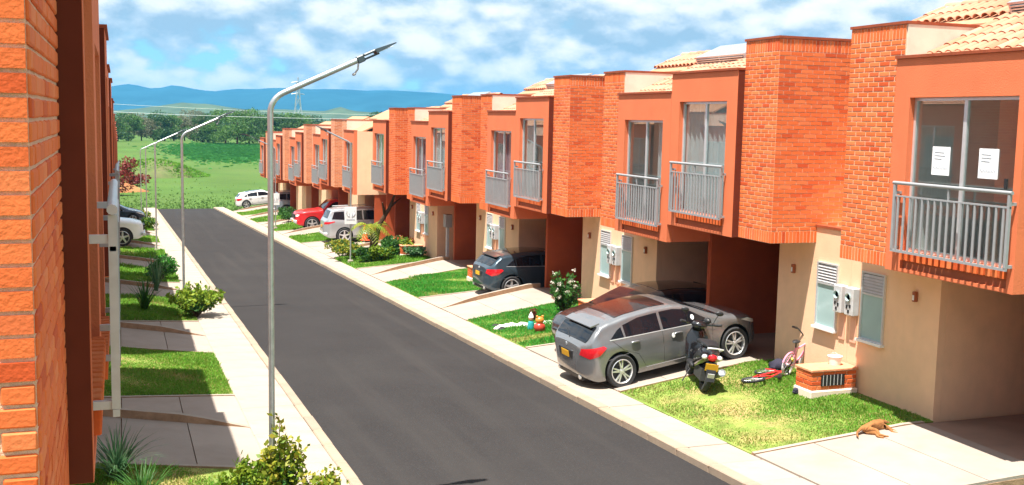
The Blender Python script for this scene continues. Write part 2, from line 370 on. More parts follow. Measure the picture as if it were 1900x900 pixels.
def ledge(x0, x1, Y, c, h0, h1, wdt=0.12, name='driveway_ledge'):
    """low wedge-ended ledge between two driveways"""
    b = MB(); n = 8; vs = []
    for i in range(n+1):
        x = x0+(x1-x0)*i/n; t = i/n; h = h0+(h1-h0)*min(1, t*3); z = lot(x, Y, c)
        vs += [(x, Y-wdt/2, z-0.3), (x, Y-wdt/2, z+h), (x, Y+wdt/2, z+h), (x, Y+wdt/2, z-0.3)]
    fs = [tuple(4*i+k for k in ((0, 1, 5, 4)))for i in range(n)]+[(4*i+1, 4*i+2, 4*i+6, 4*i+5) for i in range(n)]+[(4*i+2, 4*i+3, 4*i+7, 4*i+6) for i in range(n)]
    fs += [(0, 3, 2, 1), (4*n, 4*n+1, 4*n+2, 4*n+3)]
    b.add(vs, fs); bm = bmesh.new(); me = b.mesh(name, [m_ledge, m_conc]); bm.from_mesh(me)
    bmesh.ops.recalc_face_normals(bm, faces=bm.faces)
    for f in bm.faces:
        if f.normal.z > 0.7: f.material_index = 1
    bm.to_mesh(me); bm.free(); tag(link(name, me), kind='structure')
GR = []
for side, cs in (('R', RC), ('L', LC)):
    for k, c in enumerate(cs):
        xa, xb = (PR+0.005, XR+0.95) if side == 'R' else (PL-0.005, XL-0.95)
        xw = XR+1.21 if side == 'R' else XL-1.21
        xg = XR+6.2 if side == 'R' else XL-6.2
        lvl = zpR(c) if side == 'R' else zpL(c)
        for y0, y1 in ((c-HW+0.005, c-LAWN-0.09), (c+LAWN+0.09, c+HW-0.005)):
            driveway(xa, xb, y0, y1, c)
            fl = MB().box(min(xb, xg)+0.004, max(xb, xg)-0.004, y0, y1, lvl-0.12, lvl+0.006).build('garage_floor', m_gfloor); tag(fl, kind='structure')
        so_ = patch(xa, xw, c-LAWN, c+LAWN, c, 0.0, 0.15, 6, 6).build('lawn', m_soil); tag(so_, kind='structure')
        for sg in (-1, 1): ledge(xa, xb, c+sg*(LAWN+0.045), c, 0.03, 0.03, 0.085, 'lawn_edging')
        ledge(xa, xb, c+HW, c, 0.02, 0.15)

# ---------------------------------------------------------------- houses
# house frame: x into the house (0 = front of the upper storey), y away from the middle of its pair, z up from its ground floor
ZB, ZT, ZP = 2.68, 6.15, 6.72
def brick_mesh(L, H, D, k, m, b=0.006, jit=0.0):
    bx = MB().bev(-L/2, L/2, -D/2, D/2, -H/2, H/2, b)
    if jit:
        r = random.Random(k*31+int(L*1000)); bx.v = [(x+r.uniform(-jit, jit), y, z+r.uniform(-jit, jit)) for x, y, z in bx.v]
    return bx.mesh('brick', m)
BM = {}
def bmesh_of(L, H, D, k, jit, joined):
    key = (round(L, 3), round(H, 3), D, k, jit)
    if key not in BM: BM[key] = brick_mesh(L, H, D, k, m_brick, 0.006, jit)
    return BM[key]
def brickwork(parent, org, u, nrm, width, z0, z1, sy, mode, course=0.083, L=0.245, joint=0.016, soldier=(True, True), jit=0.0, budget=None, zr_=None):
    """bricks proud of a mortar core on one face. org: lower corner, u: direction along the wall, nrm: outward normal (house frame).
    mode 'obj' = each brick its own object, 'joined' = one mesh"""
    u = Vector(u); nv = Vector(nrm); out = []
    a, bz = z0, z1; sh = 0.245
    if soldier[0]: a += sh
    if soldier[1]: bz -= sh
    for base, on in ((z0, soldier[0]), (z1-sh, soldier[1])):
        if on:
            n = max(1, round(width/0.083)); st = width/n
            for i in range(n): out.append((st*(i+.5), base+sh/2, st-joint*.8, sh-joint))
    rows = max(1, round((bz-a)/course)); ch = (bz-a)/rows
    for r in range(rows):
        x = 0.0; off = 0 if r % 2 else (L+joint)/2
        cuts = [0.0]; p = off if off else L+joint
        while p < width-0.06: cuts.append(p); p += L+joint
        cuts.append(width)
        for c0, c1 in zip(cuts, cuts[1:]): out.append(((c0+c1)/2, a+ch*(r+.5), c1-c0-joint, ch-joint))
    D = 0.03 if jit else 0.022; jb = MB(); left = []
    rot = Matrix((u, -nv, Vector((0, 0, 1)))).transposed()
    for (s, z, l, h) in out:
        p = Vector(org)+u*s+nv*(-0.004+random.uniform(-0.002, 0.002)); p.z = z
        near = zr_ is None or zr_[0] <= z <= zr_[1]
        if mode == 'obj' and near and (budget is None or budget[0] > 0):
            if budget: budget[0] -= 1
            q = Vector((p.x, p.y*sy, p.z))
            e = math.atan2(u.y*sy, u.x)
            o = link('brick', bmesh_of(l, h, D, random.randrange(3) if jit else 0, jit, False), parent, q, (random.uniform(-.004, .004), random.uniform(-.004, .004), e))
        else: left.append((p, l, h))
    if left:
        for p, l, h in left:
            st = len(jb.v); jb.box(-l/2, l/2, -D/2, D/2, -h/2, h/2)
            for i in range(st, len(jb.v)):
                w_ = rot @ Vector(jb.v[i])+p; jb.v[i] = (w_.x, w_.y*sy, w_.z)
        o = jb.build('brickwork', m_brickj, parent); o['kind'] = 'stuff'
        bm = bmesh.new(); bm.from_mesh(o.data); bmesh.ops.recalc_face_normals(bm, faces=bm.faces); bm.to_mesh(o.data); bm.free()

tile_me = None
def tile_mesh(m):
    b = MB(); n = 6; L = 0.44; vs = []
    for e, (x, r, z) in enumerate(((0, 0.092, 0.012), (L, 0.078, 0.0))):
        for k in range(n+1):
            t = math.pi*k/n; vs.append((x, math.cos(t)*r, z+math.sin(t)*r*0.82))
    for e, (x, r, z) in enumerate(((0, 0.078, 0.012), (L, 0.066, 0.0))):
        for k in range(n+1):
            t = math.pi*k/n; vs.append((x, math.cos(t)*r, z+math.sin(t)*r*0.82))
    w_ = n+1; fs = [(k, w_+k, w_+k+1, k+1) for k in range(n)]+[(2*w_+k, k, k+1, 2*w_+k+1) for k in range(n)]+[(2*w_+k+1, 3*w_+k+1, 3*w_+k, 2*w_+k) for k in range(n)]
    return b.add(vs, fs).mesh('roof_tile', m, True)
TILE = tile_mesh(m_tile)
def house(kind, lod, opt):
    """kind 'A' (+y) or 'B' (-y, mirrored). lod 0: every brick, baluster and tile in view its own piece; 1: joined; 2: far."""
    sy = 1 if kind == 'A' else -1
    rec, pw = opt.get('rec', 1.15), opt.get('pw', 1.2)
    y1, y2, y3 = rec, rec+pw, HW-0.004                     # pillar from y1 to y2, box from y2 to y3
    yl = 2.4
    root = link('row_house', None)
    B = lambda: MB(sy)
    # ground floor
    b = B(); b.box(1.21, 1.36, 0.003, yl, -0.3, ZB-0.003); b.box(1.363, 6.0, yl-0.15, yl, -0.3, ZB-0.003)
    b.box(1.21, 1.36, 0.003, y1-0.003, ZB-0.003, 3.0)
    b.build('ground_floor_wall', m_beige, root)
    B().box(1.18, 1.40, 0.003, y1-0.003, 3.003, 3.05).build('wall_coping', m_coping, root)
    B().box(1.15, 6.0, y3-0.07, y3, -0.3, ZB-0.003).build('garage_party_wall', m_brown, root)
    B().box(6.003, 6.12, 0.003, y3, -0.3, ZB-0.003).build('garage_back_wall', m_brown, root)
    # recess behind the low wall
    b = B(); b.box(1.363, 2.2, 0.003, y1-0.003, 2.6, 2.92); b.box(2.2, 2.35, 0.003, y1+0.2, 2.6, 6.1); b.build('recess_wall', m_cream, root)
    # upper storey
    ow0, ow1 = y2+0.40, y3-0.38
    if 'ow' in opt: ow0, ow1 = y2+opt['ow'][0], y3-opt['ow'][1]
    b = B()
    b.box(0, 0.16, y2, y3, 5.48, ZT-0.05); b.box(0, 0.16, y2, ow0, ZB+0.06, 5.48); b.box(0, 0.16, ow1, y3, ZB+0.06, 5.48); b.box(0, 0.16, y2, y3, ZB, ZB+0.06)
    b.box(0.163, 7.5, y2, y2+0.14, ZB, ZT-0.12); b.box(0.163, 7.5, y3-0.14, y3, ZB, ZT-0.05)
    b.box(0.163, 7.5, y2+0.143, y3-0.143, ZB, ZB+0.16); b.box(1.6, 7.5, 0.003, y2-0.003, ZB, ZB+0.16)
    b.box(7.503, 7.65, 0.003, y3, -0.3, 6.05)
    b.build('upper_storey_wall', m_plaster, root)
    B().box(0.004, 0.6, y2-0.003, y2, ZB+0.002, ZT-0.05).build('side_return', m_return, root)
    B().box(-0.035, 0.20, y2-0.01, y3-0.002, ZT-0.047, ZT).build('parapet_coping', m_coping, root)
    B().box(0.05, 0.09, ow0+0.003, ow1-0.003, ZB+0.06, 2.872).build('apron_panel', m_panel, root)
    if lod == 0:
        sl_ = B().box(0.04, 0.15, ow0+0.002, ow1-0.002, 2.875, 3.02).build('sill', m_mortar, root)
        n = int((ow1-ow0)/0.125); st = (ow1-ow0)/n
        me = MB().bev(-0.10, 0.06, -0.046, 0.046, -0.075, 0.075, 0.008).mesh('sill_brick', m_brick)
        for i in range(n): link('sill_brick', me, sl_, (0.06, sy*(ow0+st*(i+.5)), 2.955))
    else:
        b = B(); n = int((ow1-ow0)/0.125); st = (ow1-ow0)/n
        for i in range(n): b.box(-0.04, 0.12, ow0+st*i+0.015, ow0+st*(i+1)-0.015, 2.88, 3.03)
        o = b.build('sill', m_brickj, root)
    # balcony door: frame, leaves, panes, what is behind them
    xf = 0.10
    fr = B(); t = 0.05; mid = (ow0+ow1)/2
    fr.box(xf, xf+.06, ow0+.002, ow0+t, 3.03, 5.478); fr.box(xf, xf+.06, ow1-t, ow1-.002, 3.03, 5.478); fr.box(xf, xf+.06, ow0+t, ow1-t, 5.478-t, 5.476); fr.box(xf, xf+.06, ow0+t, ow1-t, 3.03, 3.03+t)
    fr.box(xf+.004, xf+.056, mid-.035, mid+.035, 3.08, 5.43)
    wd = fr.build('balcony_door', m_alu, root)
    for a, e in ((ow0+t, mid-.035), (mid+.035, ow1-t)):
        B().box(xf+.027, xf+.033, a, e, 3.08, 5.428).build('pane', m_glass, wd)
    b = B(); b.box(3.2, 3.3, y2+.143, y3-.143, ZB+.163, 5.9); b.box(.2, 3.2, y2+.143, y3-.143, 5.9, 5.95); b.box(.2, 3.19, y2+.145, y2+.165, ZB+.165, 5.89); b.box(.2, 3.19, y3-.165, y3-.145, ZB+.165, 5.89); b.build('room_back_wall', m_inter, root)
    B().box(.17, 3.19, y2+.17, y3-.17, ZB+.163, ZB+.19).build('room_floor', m_inter, root)
    if opt.get('door', True): B().box(3.13, 3.19, y2+1.0, y2+1.8, 2.87, 5.0).build('inner_door', m_interd, root)
    cur = opt.get('curtain')
    if cur:
        for (a, e, cm) in cur:
            w_ = ow1-ow0; c0, c1 = ow0+t+a*(w_-2*t), ow0+t+e*(w_-2*t); nn = max(8, int((c1-c0)*26)); vs = []
            for i in range(nn+1):
                yy = c0+(c1-c0)*i/nn; xx = 0.215+0.025*math.sin(i*1.25)+0.01*math.sin(i*.5)
                vs += [(xx, yy, 3.0), (xx, yy, 5.45)]
            B().add(vs, [(2*i, 2*i+2, 2*i+3, 2*i+1) for i in range(nn)]).build('curtain', {'w': m_curt, 'p': m_curtp}[cm], root, True)
    # balcony railing
    ra, rb_ = ow0-0.10, ow1+0.10; xo = -0.118
    b = B(); b.tube([(xo, ra-.02, 4.12), (xo, rb_+.02, 4.12)], 0.028, 10); b.box(xo-.016, xo+.016, ra, rb_, 3.90, 3.925); b.box(xo-.018, xo+.018, ra, rb_, 3.01, 3.05)
    for e in (ra, rb_-.045): b.box(xo-.022, xo+.022, e, e+.045, 3.052, 4.09)
    for e in (ra+.01, rb_-.04):
        for zz in (3.05, 3.94): b.box(xo+.023, -0.002, e, e+.035, zz, zz+.045)
    for e in ((ra+rb_)/2,): b.box(xo-.012, xo+.012, e-.012, e+.012, 3.926, 4.10)
    nb = 17; st = (rb_-ra-.09)/nb
    if lod >= 1:
        for i in range(nb): y = ra+.045+st*(i+.5); b.box(xo-.014, xo+.014, y-.018, y+.018, 3.052, 3.898)
    rl = b.build('balcony_railing', opt.get('railmat', m_gmetal), root, True)
    if lod == 0:
        me = MB().bev(-.014, .014, -.018, .018, 3.052, 3.898, .004).mesh('baluster', opt.get('railmat', m_gmetal))
        for i in range(nb): link('baluster', me, rl, (xo, sy*(ra+.045+st*(i+.5)), 0))
    # brick pillar: mortar core, bricks on the street face and on the recess face, plaster behind
    xp, xd = opt.get('xp', 0.15), 2.15
    if lod <= 1:
        pc = B().box(xp+.0055, xd, y1+.0055, y2-.004, ZB+.004, ZP-.05).build('pillar', m_mortar, root)
        mode = 'obj' if lod == 0 else 'joined'; bud = [300] if lod == 0 else None
        brickwork(pc, (xp+.005, y1, 0), (0, 1, 0), (-1, 0, 0), pw, ZB, ZP-.05, sy, mode, budget=bud, jit=opt.get('jit', 0), zr_=opt.get('zr'))
        near_face = kind == 'A' or opt.get('sideobj')
        brickwork(pc, (xp, y1+.005, 0), (1, 0, 0), (0, -1, 0), xd-xp, ZB, ZP-.05, sy, mode if near_face else 'joined', budget=bud, jit=opt.get('jit', 0), zr_=opt.get('zr'))
    else:
        pc = B().box(xp, xd, y1, y2-.004, ZB, ZP-.05).build('pillar', m_farbrick, root)
    B().box(xp+.02, xd, y2-.002, y2+.02, ZT-.11, ZP-.05).build('pillar_back_render', m_cream, root)
    B().box(xp-.02, xd+.02, y1-.02, y2+.03, ZP-.047, ZP).build('pillar_coping', m_coping, root)
    # roof: slab and barrel tiles on the street slope
    zrg = 7.32 if kind == 'B' else 6.80
    x0r, xrg, z0r = 0.22, 3.1, 6.0
    sl_ = (zrg-z0r)/(xrg-x0r); ang = math.atan(sl_)
    b = B()
    def slab(xa, ya, yb):
        za = z0r+sl_*(xa-x0r)
        b.add([(xa, ya, za), (xrg, ya, zrg), (xrg, yb, zrg), (xa, yb, za), (xa, ya, za-.08), (xrg, ya, zrg-.08), (xrg, yb, zrg-.08), (xa, yb, za-.08)],
              [(0, 1, 2, 3), (4, 7, 6, 5), (0, 4, 5, 1), (2, 6, 7, 3), (0, 3, 7, 4)])
    slab(x0r, y2+.025, y3-.01); slab(1.95, 0.003, y2+.022)
    b.add([(xrg, 0.003, zrg), (7.9, 0.003, 5.9), (7.9, y3-.01, 5.9), (xrg, y3-.01, zrg)], [(0, 1, 2, 3)])
    for yy in (0.004, y3-.02):
        b.add([(2.2, yy, 5.9), (7.9, yy, 5.85), (xrg, yy, zrg-.02)], [(0, 1, 2)]); b.add([(2.2, yy+.01, 5.9), (7.9, yy+.01, 5.85), (xrg, yy+.01, zrg-.02)], [(2, 1, 0)])
    rf = b.build('roof', m_tilebed, root)
    if lod <= 1:
        ncol = int((y3-.02)/0.205); stp = (y3-.02)/ncol; jb = MB(); cnt = 0
        nrow = int((xrg-x0r)/math.cos(ang)/0.36)+1
        for i in range(ncol):
            y = stp*(i+.5)
            for r in range(nrow):
                s_ = r*0.36; x = x0r+s_*math.cos(ang); z = z0r+s_*math.sin(ang)+.012
                if y < y2+.12 and x < 1.95: continue
                if x+0.3*math.cos(ang) > xrg: continue
                if lod == 0:
                    link('roof_tile', TILE, rf, (x, sy*y, z), (random.uniform(-.03, .03), -ang+random.uniform(-.012, .012), random.uniform(-.02, .02)))
                else:
                    st = len(jb.v); M = Matrix.Translation((x, y*sy, z)) @ Matrix.Rotation(-ang, 4, 'Y')
                    jb.sy = 1; jb.add([tuple(M @ v.co) for v in TILE.vertices], [tuple(p.vertices) for p in TILE.polygons])
        if lod == 1: o = jb.build('roof_tiles', m_tilej, rf, True); o['kind'] = 'stuff'
        rb2 = MB()
        nr = int(y3/0.4)
        for i in range(nr):
            st = len(rb2.v); M = Matrix.Translation((xrg, sy*(0.02+i*y3/nr), zrg-.02)) @ Matrix.Rotation(sy*math.pi/2, 4, 'Z') @ Matrix.Diagonal((1, 1.25, 1.1, 1))
            rb2.add([tuple(M @ v.co) for v in TILE.vertices], [tuple(p.vertices) for p in TILE.polygons])
        rb2.build('ridge_tiles', m_tilej, rf, True)['kind'] = 'stuff'
    if kind == 'B' and lod <= 1:
        vt = B(); xa = 2.05; za = z0r+sl_*(xa-x0r)
        M = Matrix.Translation((xa, 0, za+.12)) @ Matrix.Rotation(-ang, 4, 'Y')
        v0 = len(vt.v); vt.box(0, 0.80, 2.6, 4.9, 0.10, 0.14); vt.box(0, 0.75, 2.62, 2.66, -.1, .1); vt.box(0, .75, 4.84, 4.88, -.1, .1); vt.box(0, .75, 3.73, 3.77, -.1, .1)
        for i in range(v0, len(vt.v)):
            q = M @ Vector((vt.v[i][0], 0, vt.v[i][2])); vt.v[i] = (q.x, vt.v[i][1], q.z)
        vo = vt.build('roof_vent', m_galv, root)
        for i in range(4):
            s_ = B().box(-.03, .02, 2.66, 4.84, -.09+i*.05, -.065+i*.05)
            for j in range(len(s_.v)):
                q = M @ Vector((s_.v[j][0], 0, s_.v[j][2])); s_.v[j] = (q.x, s_.v[j][1], q.z)
            s_.build('slat', m_galv, vo)
    # ground-floor window with louvres, meter, wall lamp
    if lod <= 1:
        xw = 1.205; a, e, z0, z1 = 0.36, 1.02, 1.05, 2.33
        wn = B(); wn.box(xw-.035, xw+.004, a, a+.04, z0, z1); wn.box(xw-.035, xw+.004, e-.04, e, z0, z1); wn.box(xw-.035, xw+.004, a+.04, e-.04, z1-.03, z1); wn.box(xw-.035, xw+.004, a+.04, e-.04, z0, z0+.03); wn.box(xw-.035, xw+.004, a+.04, e-.04, 1.90, 1.94)
        wn = wn.build('window', m_alu, root)
        B().box(xw-.012, xw+.002, a+.04, e-.04, z0+.03, 1.90).build('pane', m_glassb, wn)
        B().box(xw-.006, xw+.002, a+.04, e-.04, 1.94, z1-.03).build('louvre_backing', m_black, wn)
        for i in range(6):
            z = 1.952+i*.057
            sb = B(); sb.add([(xw-.008, a+.042, z+.045), (xw-.034, a+.042, z), (xw-.034, e-.042, z), (xw-.008, e-.042, z+.045), (xw-.004, a+.042, z+.040), (xw-.028, a+.042, z-.006), (xw-.028, e-.042, z-.006), (xw-.004, e-.042, z+.040)], [(0, 1, 2, 3), (7, 6, 5, 4), (1, 5, 6, 2), (0, 4, 5, 1), (3, 2, 6, 7)])
            sb.build('louvre_slat', m_wmetal, wn)
        B().box(xw-.09, xw+.004, a-.03, e+.03, z0-.05, z0-.003).build('window_sill', m_white, wn)
        mb = B(); mb.bev(xw-.16, xw+.003, .05, .30, 1.45, 1.98, .015); mt = mb.build('electric_meter', m_wmetal, root)
        B().lathe([(0.0, 0.03), (.055, .03), (.07, .012), (.075, 0)], 12, (xw-.19, .175, 1.80), 'x').build('dial', m_glassb, mt)
        for q, (yy, zz) in enumerate(((.11, 1.58), (.20, 1.60), (.16, 1.50))): B().box(xw-.168, xw-.158, yy, yy+.05, zz, zz+.06).build('breaker', m_black, mt)
        B().box(xw-.02, xw+.003, .09, .26, .92, 1.447).build('cable_duct', m_duct, root)
        lp = B().bev(xw-.07, xw+.003, 1.78, 1.86, 1.98, 2.16, .01).build('wall_lamp', m_panel, root)
        B().box(xw-.075, xw-.069, 1.80, 1.84, 2.01, 2.10).build('lamp_glass', m_paper, lp)
    return root
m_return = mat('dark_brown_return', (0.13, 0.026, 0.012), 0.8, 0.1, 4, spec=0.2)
m_tilebed = mat('roof_underlay', (0.50, 0.24, 0.13), 0.9, 0.2, 6)
m_duct = mat('salmon_duct', (0.72, 0.40, 0.27), 0.8, 0.06, 5)
# far pillars: courses too small to tell apart, so the material carries them
m_farbrick = bpy.data.materials.new('far_brickwork'); m_farbrick.use_nodes = True; t_ = m_farbrick.node_tree
bk = N(t_, 'ShaderNodeTexBrick'); bk.inputs['Scale'].default_value = 1.0; bk.inputs['Brick Width'].default_value = 0.258; bk.inputs['Row Height'].default_value = 0.083; bk.inputs['Mortar Size'].default_value = 0.008
bk.inputs['Color1'].default_value = (0.74, 0.25, 0.09, 1); bk.inputs['Color2'].default_value = (0.58, 0.15, 0.045, 1); bk.inputs['Mortar'].default_value = (0.66, 0.50, 0.38, 1)
tc_ = N(t_, 'ShaderNodeTexCoord'); sp_ = N(t_, 'ShaderNodeSeparateXYZ'); cb_ = N(t_, 'ShaderNodeCombineXYZ')
t_.links.new(tc_.outputs['Object'], sp_.inputs[0]); t_.links.new(mth(t_, 'ADD', sp_.outputs[0], sp_.outputs[1]), cb_.inputs[0]); t_.links.new(sp_.outputs[2], cb_.inputs[1])
t_.links.new(cb_.outputs[0], bk.inputs['Vector']); t_.links.new(bk.outputs['Color'], t_.nodes['Principled BSDF'].inputs['Base Color']); t_.nodes['Principled BSDF'].inputs['Roughness'].default_value = 0.85

def put(root, side, c, label, group=None):
    z = zpR(c) if side == 'R' else zpL(c)
    root.location = (XR if side == 'R' else XL, c, z); root.rotation_euler = (0, 0, 0 if side == 'R' else math.pi)
    return tag(root, label, 'house', group)
CW = [(0, 1, 'w')]; CHALF = [(0.0, 0.45, 'w'), (0.8, 1, 'w')]; CP = [(0.0, 1, 'p')]
RH = {}
def hR(k, kind, lod, label, opt=None, src=None, group='row houses along the right pavement'):
    r = house(kind, lod, opt or {}) if src is None else copy_tree(src)
    RH[(k, kind)] = put(r, 'R', RC[k], label, group); return r
hR(0, 'B', 0, 'orange brick row house with two white papers taped to its balcony door', dict(door=False, rec=1.02, pw=1.40, ow=(0.36, 0.13)))
hR(0, 'A', 0, 'brick row house with the grey hatchback parked in front of its garage', dict(curtain=CW))
hR(1, 'B', 0, 'row house with a black car standing nose out in its garage', dict(curtain=[(0.72, 1, 'w')]))
hR(1, 'A', 0, 'row house with an empty driveway next to the dark teal hatchback', dict(curtain=[(0.55, 1, 'w')], door=False))
b1 = hR(2, 'B', 1, 'row house with the dark teal hatchback backed out of its garage', dict(curtain=CP))
a1 = hR(2, 'A', 1, 'row house with an empty driveway beside the garden with the small palm', dict(curtain=[(0.0, .5, 'w'), (.6, 1, 'w')]))
hR(3, 'B', 1, 'row house behind the flower bed with the small palm', None, b1)
hR(3, 'A', 1, 'row house with a bare trunk leaning at its garage', None, a1)
b2 = house('B', 2, dict(curtain=CW)); a2 = house('A', 2, dict(curtain=CW)); first = {'A': a2, 'B': b2}
labs = {(4, 'B'): 'row house with the silver SUV parked before it', (4, 'A'): 'row house next to the one with the red pickup truck', (5, 'B'): 'row house with the red pickup truck before it',
        (7, 'A'): 'last row house of the row, beside the white hatchback', (7, 'B'): 'row house with a pale blue SUV backed into its garage'}
for k in range(4, 8):
    for kd in 'BA':
        src = first.pop(kd, None) or None
        r = src if src is not None else copy_tree(b2 if kd == 'B' else a2)
        RH[(k, kd)] = put(r, 'R', RC[k], labs.get((k, kd), 'distant row house between the red pickup truck and the pale blue SUV'), 'row houses along the right pavement')
MB(-1).box(0.18, 7.4, HW-0.002, HW+0.03, ZB, ZT-.06).build('gable_wall', m_beige, RH[(4, 'B')])
# papers on the near balcony door
h0 = RH[(0, 'B')]
for (ya, za) in ((-3.42, 4.28), (-4.40, 4.28)):
    pp = MB().box(0.118, 0.1255, ya-.19, ya+.19, za, za+.44).build('paper_sheet', m_paper, h0)
    ln = MB(); r = random.Random(int(-ya*100))
    pts = []
    for ch in range(5):                                   # a scrawled word across the sheet
        y0 = ya+.15-ch*.062
        ln.tube([(0.115, y0, za+.10), (0.115, y0-.015, za+.10+r.uniform(.04, .07)), (0.115, y0-.034, za+.095), (0.115, y0-.045, za+.10+r.uniform(.03, .06)), (0.115, y0-.055, za+.10)], 0.004, 4)
    for q in range(3): ln.tube([(0.115, ya+.14, za+.36-q*.05), (0.115, ya-.02-r.uniform(0, .1), za+.355-q*.05)], 0.003, 4)
    ln.build('pencilled_writing', m_ink, pp)
MB().box(0.112, 0.125, -4.78, -4.73, 4.15, 4.30).build('door_latch', m_black, h0)
# the set-back house between two blocks
sb_ = thing('set_back_house', 'plain cream house set back between two blocks of brick houses', 'house', (XR, 55.25, -1.5))
MB().box(1.3, 7, -2.28, 2.28, 2.6, 6.2).build('upper_storey_wall', m_cream, sb_); MB().box(1.2, 1.5, -2.29, 2.29, 6.203, 6.26).build('parapet_coping', m_coping, sb_)
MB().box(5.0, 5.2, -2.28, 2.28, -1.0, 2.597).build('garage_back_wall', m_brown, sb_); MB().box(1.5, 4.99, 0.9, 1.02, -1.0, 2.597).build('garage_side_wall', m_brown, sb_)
MB().add([(1.3, -2.28, 6.19), (4, -2.28, 7.1), (7, -2.28, 6.19), (1.3, 2.28, 6.19), (4, 2.28, 7.1), (7, 2.28, 6.19)], [(0, 1, 4, 3), (1, 2, 5, 4), (0, 2, 1), (3, 4, 5)]).build('roof', m_tilebed, sb_)
tag(MB().add([(PR, 52.98, pav(53)), (18, 52.98, -1.5), (18, 57.52, -1.5), (PR, 57.52, pav(57.5))], [(0, 1, 2, 3)]).build('driveway', m_drive), kind='structure')
# left row: the same house turned round
lo = dict(curtain=CW)
n0 = house('B', 0, dict(rec=0.75, pw=1.87, xp=0.125, ow=(0.16, 0.30), jit=0.0025, sideobj=True, zr=(3.3, 6.2), railmat=m_wmetal, curtain=CW))
put(n0, 'L', LC[0], 'row house beside the camera, its big orange bricks close by', 'row houses along the left pavement')
lb = house('B', 1, lo); la_ = house('A', 1, lo); put(la_, 'L', LC[1], 'left-hand row house at the driveway with the straight slab joint', 'row houses along the left pavement')
put(lb, 'L', LC[1], 'left-hand row house at the driveway beside the square sunlit lawn', 'row houses along the left pavement')
LL = {4: ('left-hand row house with the white pickup truck before it', 'B'), 7: ('left-hand row house with the dark blue car before it', 'A')}
l2b, l2a = b2, a2
for k in range(2, 10):
    for kd in 'AB':
        r = copy_tree(lb if kd == 'B' else la_) if k < 4 else copy_tree(b2 if kd == 'B' else a2)
        lab = LL[k][0] if k in LL and LL[k][1] == kd else 'left-hand row house seen edge on beyond the near balcony'
        put(r, 'L', LC[k], lab, 'row houses along the left pavement')

# ---------------------------------------------------------------- cars
TYRE = {}
def wheel_meshes(r, wdt, style):
    key = (r, wdt, style)
    if key in TYRE: return TYRE[key]
    h = wdt/2; ri = r*0.73
    ty = MB().lathe([(ri, -h*.9), (r*.93, -h), (r*.985, -h*.8), (r, -h*.45), (r, h*.45), (r*.985, h*.8), (r*.93, h), (ri, h*.9), (ri*.97, h*.5), (ri*.97, -h*.5), (ri, -h*.9)], 36, axis='y').mesh('tyre', m_rubber, True)
    rim = MB(); rim.lathe([(ri*1.02, h*.88), (ri*.95, h*.96), (ri*.90, h*.80), (ri*.88, 0)], 36, axis='y')
    nsp = 5; two = style == 'double'
    for k in range(nsp):
        for o in ((-.17, .17) if two else (0,)):
            st = len(rim.v); wS = .085 if two else .17
            a, b2 = ri*wS, ri*wS*.75
            rim.add([(-a, h*.55, ri*.10), (a, h*.55, ri*.10), (b2, h*.5, ri*.92), (-b2, h*.5, ri*.92), (-a*.8, h*.86, ri*.10), (a*.8, h*.86, ri*.10), (b2*.8, h*.86, ri*.92), (-b2*.8, h*.86, ri*.92)],
                    [(0, 1, 2, 3), (4, 7, 6, 5), (0, 4, 5, 1), (1, 5, 6, 2), (2, 6, 7, 3), (3, 7, 4, 0)])
            rim.xform(Matrix.Rotation(2*math.pi*k/nsp+o, 4, 'Y'), st)
    rim.lathe([(0.0, h*.90), (ri*.14, h*.90), (ri*.2, h*.84), (ri*.22, h*.5)], 16, axis='y')
    rim = rim.mesh('rim', m_rim, True)
    disc = MB().lathe([(0.0, h*.30), (ri*.93, h*.30)], 24, axis='y').mesh('brake_disc', m_brake)
    TYRE[key] = (ty, rim, disc); return TYRE[key]
m_rim = mat('alloy_rim', (0.72, 0.73, 0.74), 0.28, 0.05, 8, metal=0.6)
m_brake = mat('dark_grey_fitting', (0.035, 0.035, 0.035), 0.7, 0.2, 10)  # even dark grey for brake discs, scooter hubs and engine
m_red = mat('red_lamp', (0.62, 0.012, 0.02), 0.15, 0.1, 30, coat=0.6)
m_amber = mat('amber_lamp', (0.75, 0.25, 0.02), 0.2, 0.1, 30, coat=0.5)
m_clear = mat('clear_lamp', (0.75, 0.78, 0.80), 0.1, 0.06, 20, coat=0.6)
m_plate = mat('yellow_plate', (0.80, 0.42, 0.02), 0.5, 0.05, 10)
m_crease_shade = mat('crease_shade', (0.10, 0.095, 0.095), 0.5, 0.1, 5)  # dark line colour painted on as the shade along the flank crease
m_seam = mat('panel_gap', (0.015, 0.015, 0.016), 0.8, 0.1, 8)
def interp(pts, x):
    if x <= pts[0][0]: return pts[0][1]
    for (a, va), (b2, vb) in zip(pts, pts[1:]):
        if x <= b2: return va+(vb-va)*((x-a)/(b2-a) if b2 > a else 0)
    return pts[-1][1]
def smooth_pts(pts, n=6):
    """Catmull-Rom through the points, kept single valued in x"""
    out = []
    for i in range(len(pts)-1):
        p0, p1, p2, p3 = pts[max(0, i-1)], pts[i], pts[i+1], pts[min(len(pts)-1, i+2)]
        for k in range(n):
            t = k/n
            z = 0.5*((2*p1[1])+(-p0[1]+p2[1])*t*.6+(2*p0[1]-5*p1[1]+4*p2[1]-p3[1])*t*t*.0+0)
            s = t*t*(3-2*t)*0.35+t*0.65
            out.append((p1[0]+(p2[0]-p1[0])*t, p1[1]+(p2[1]-p1[1])*s))
    out.append(pts[-1]); return out
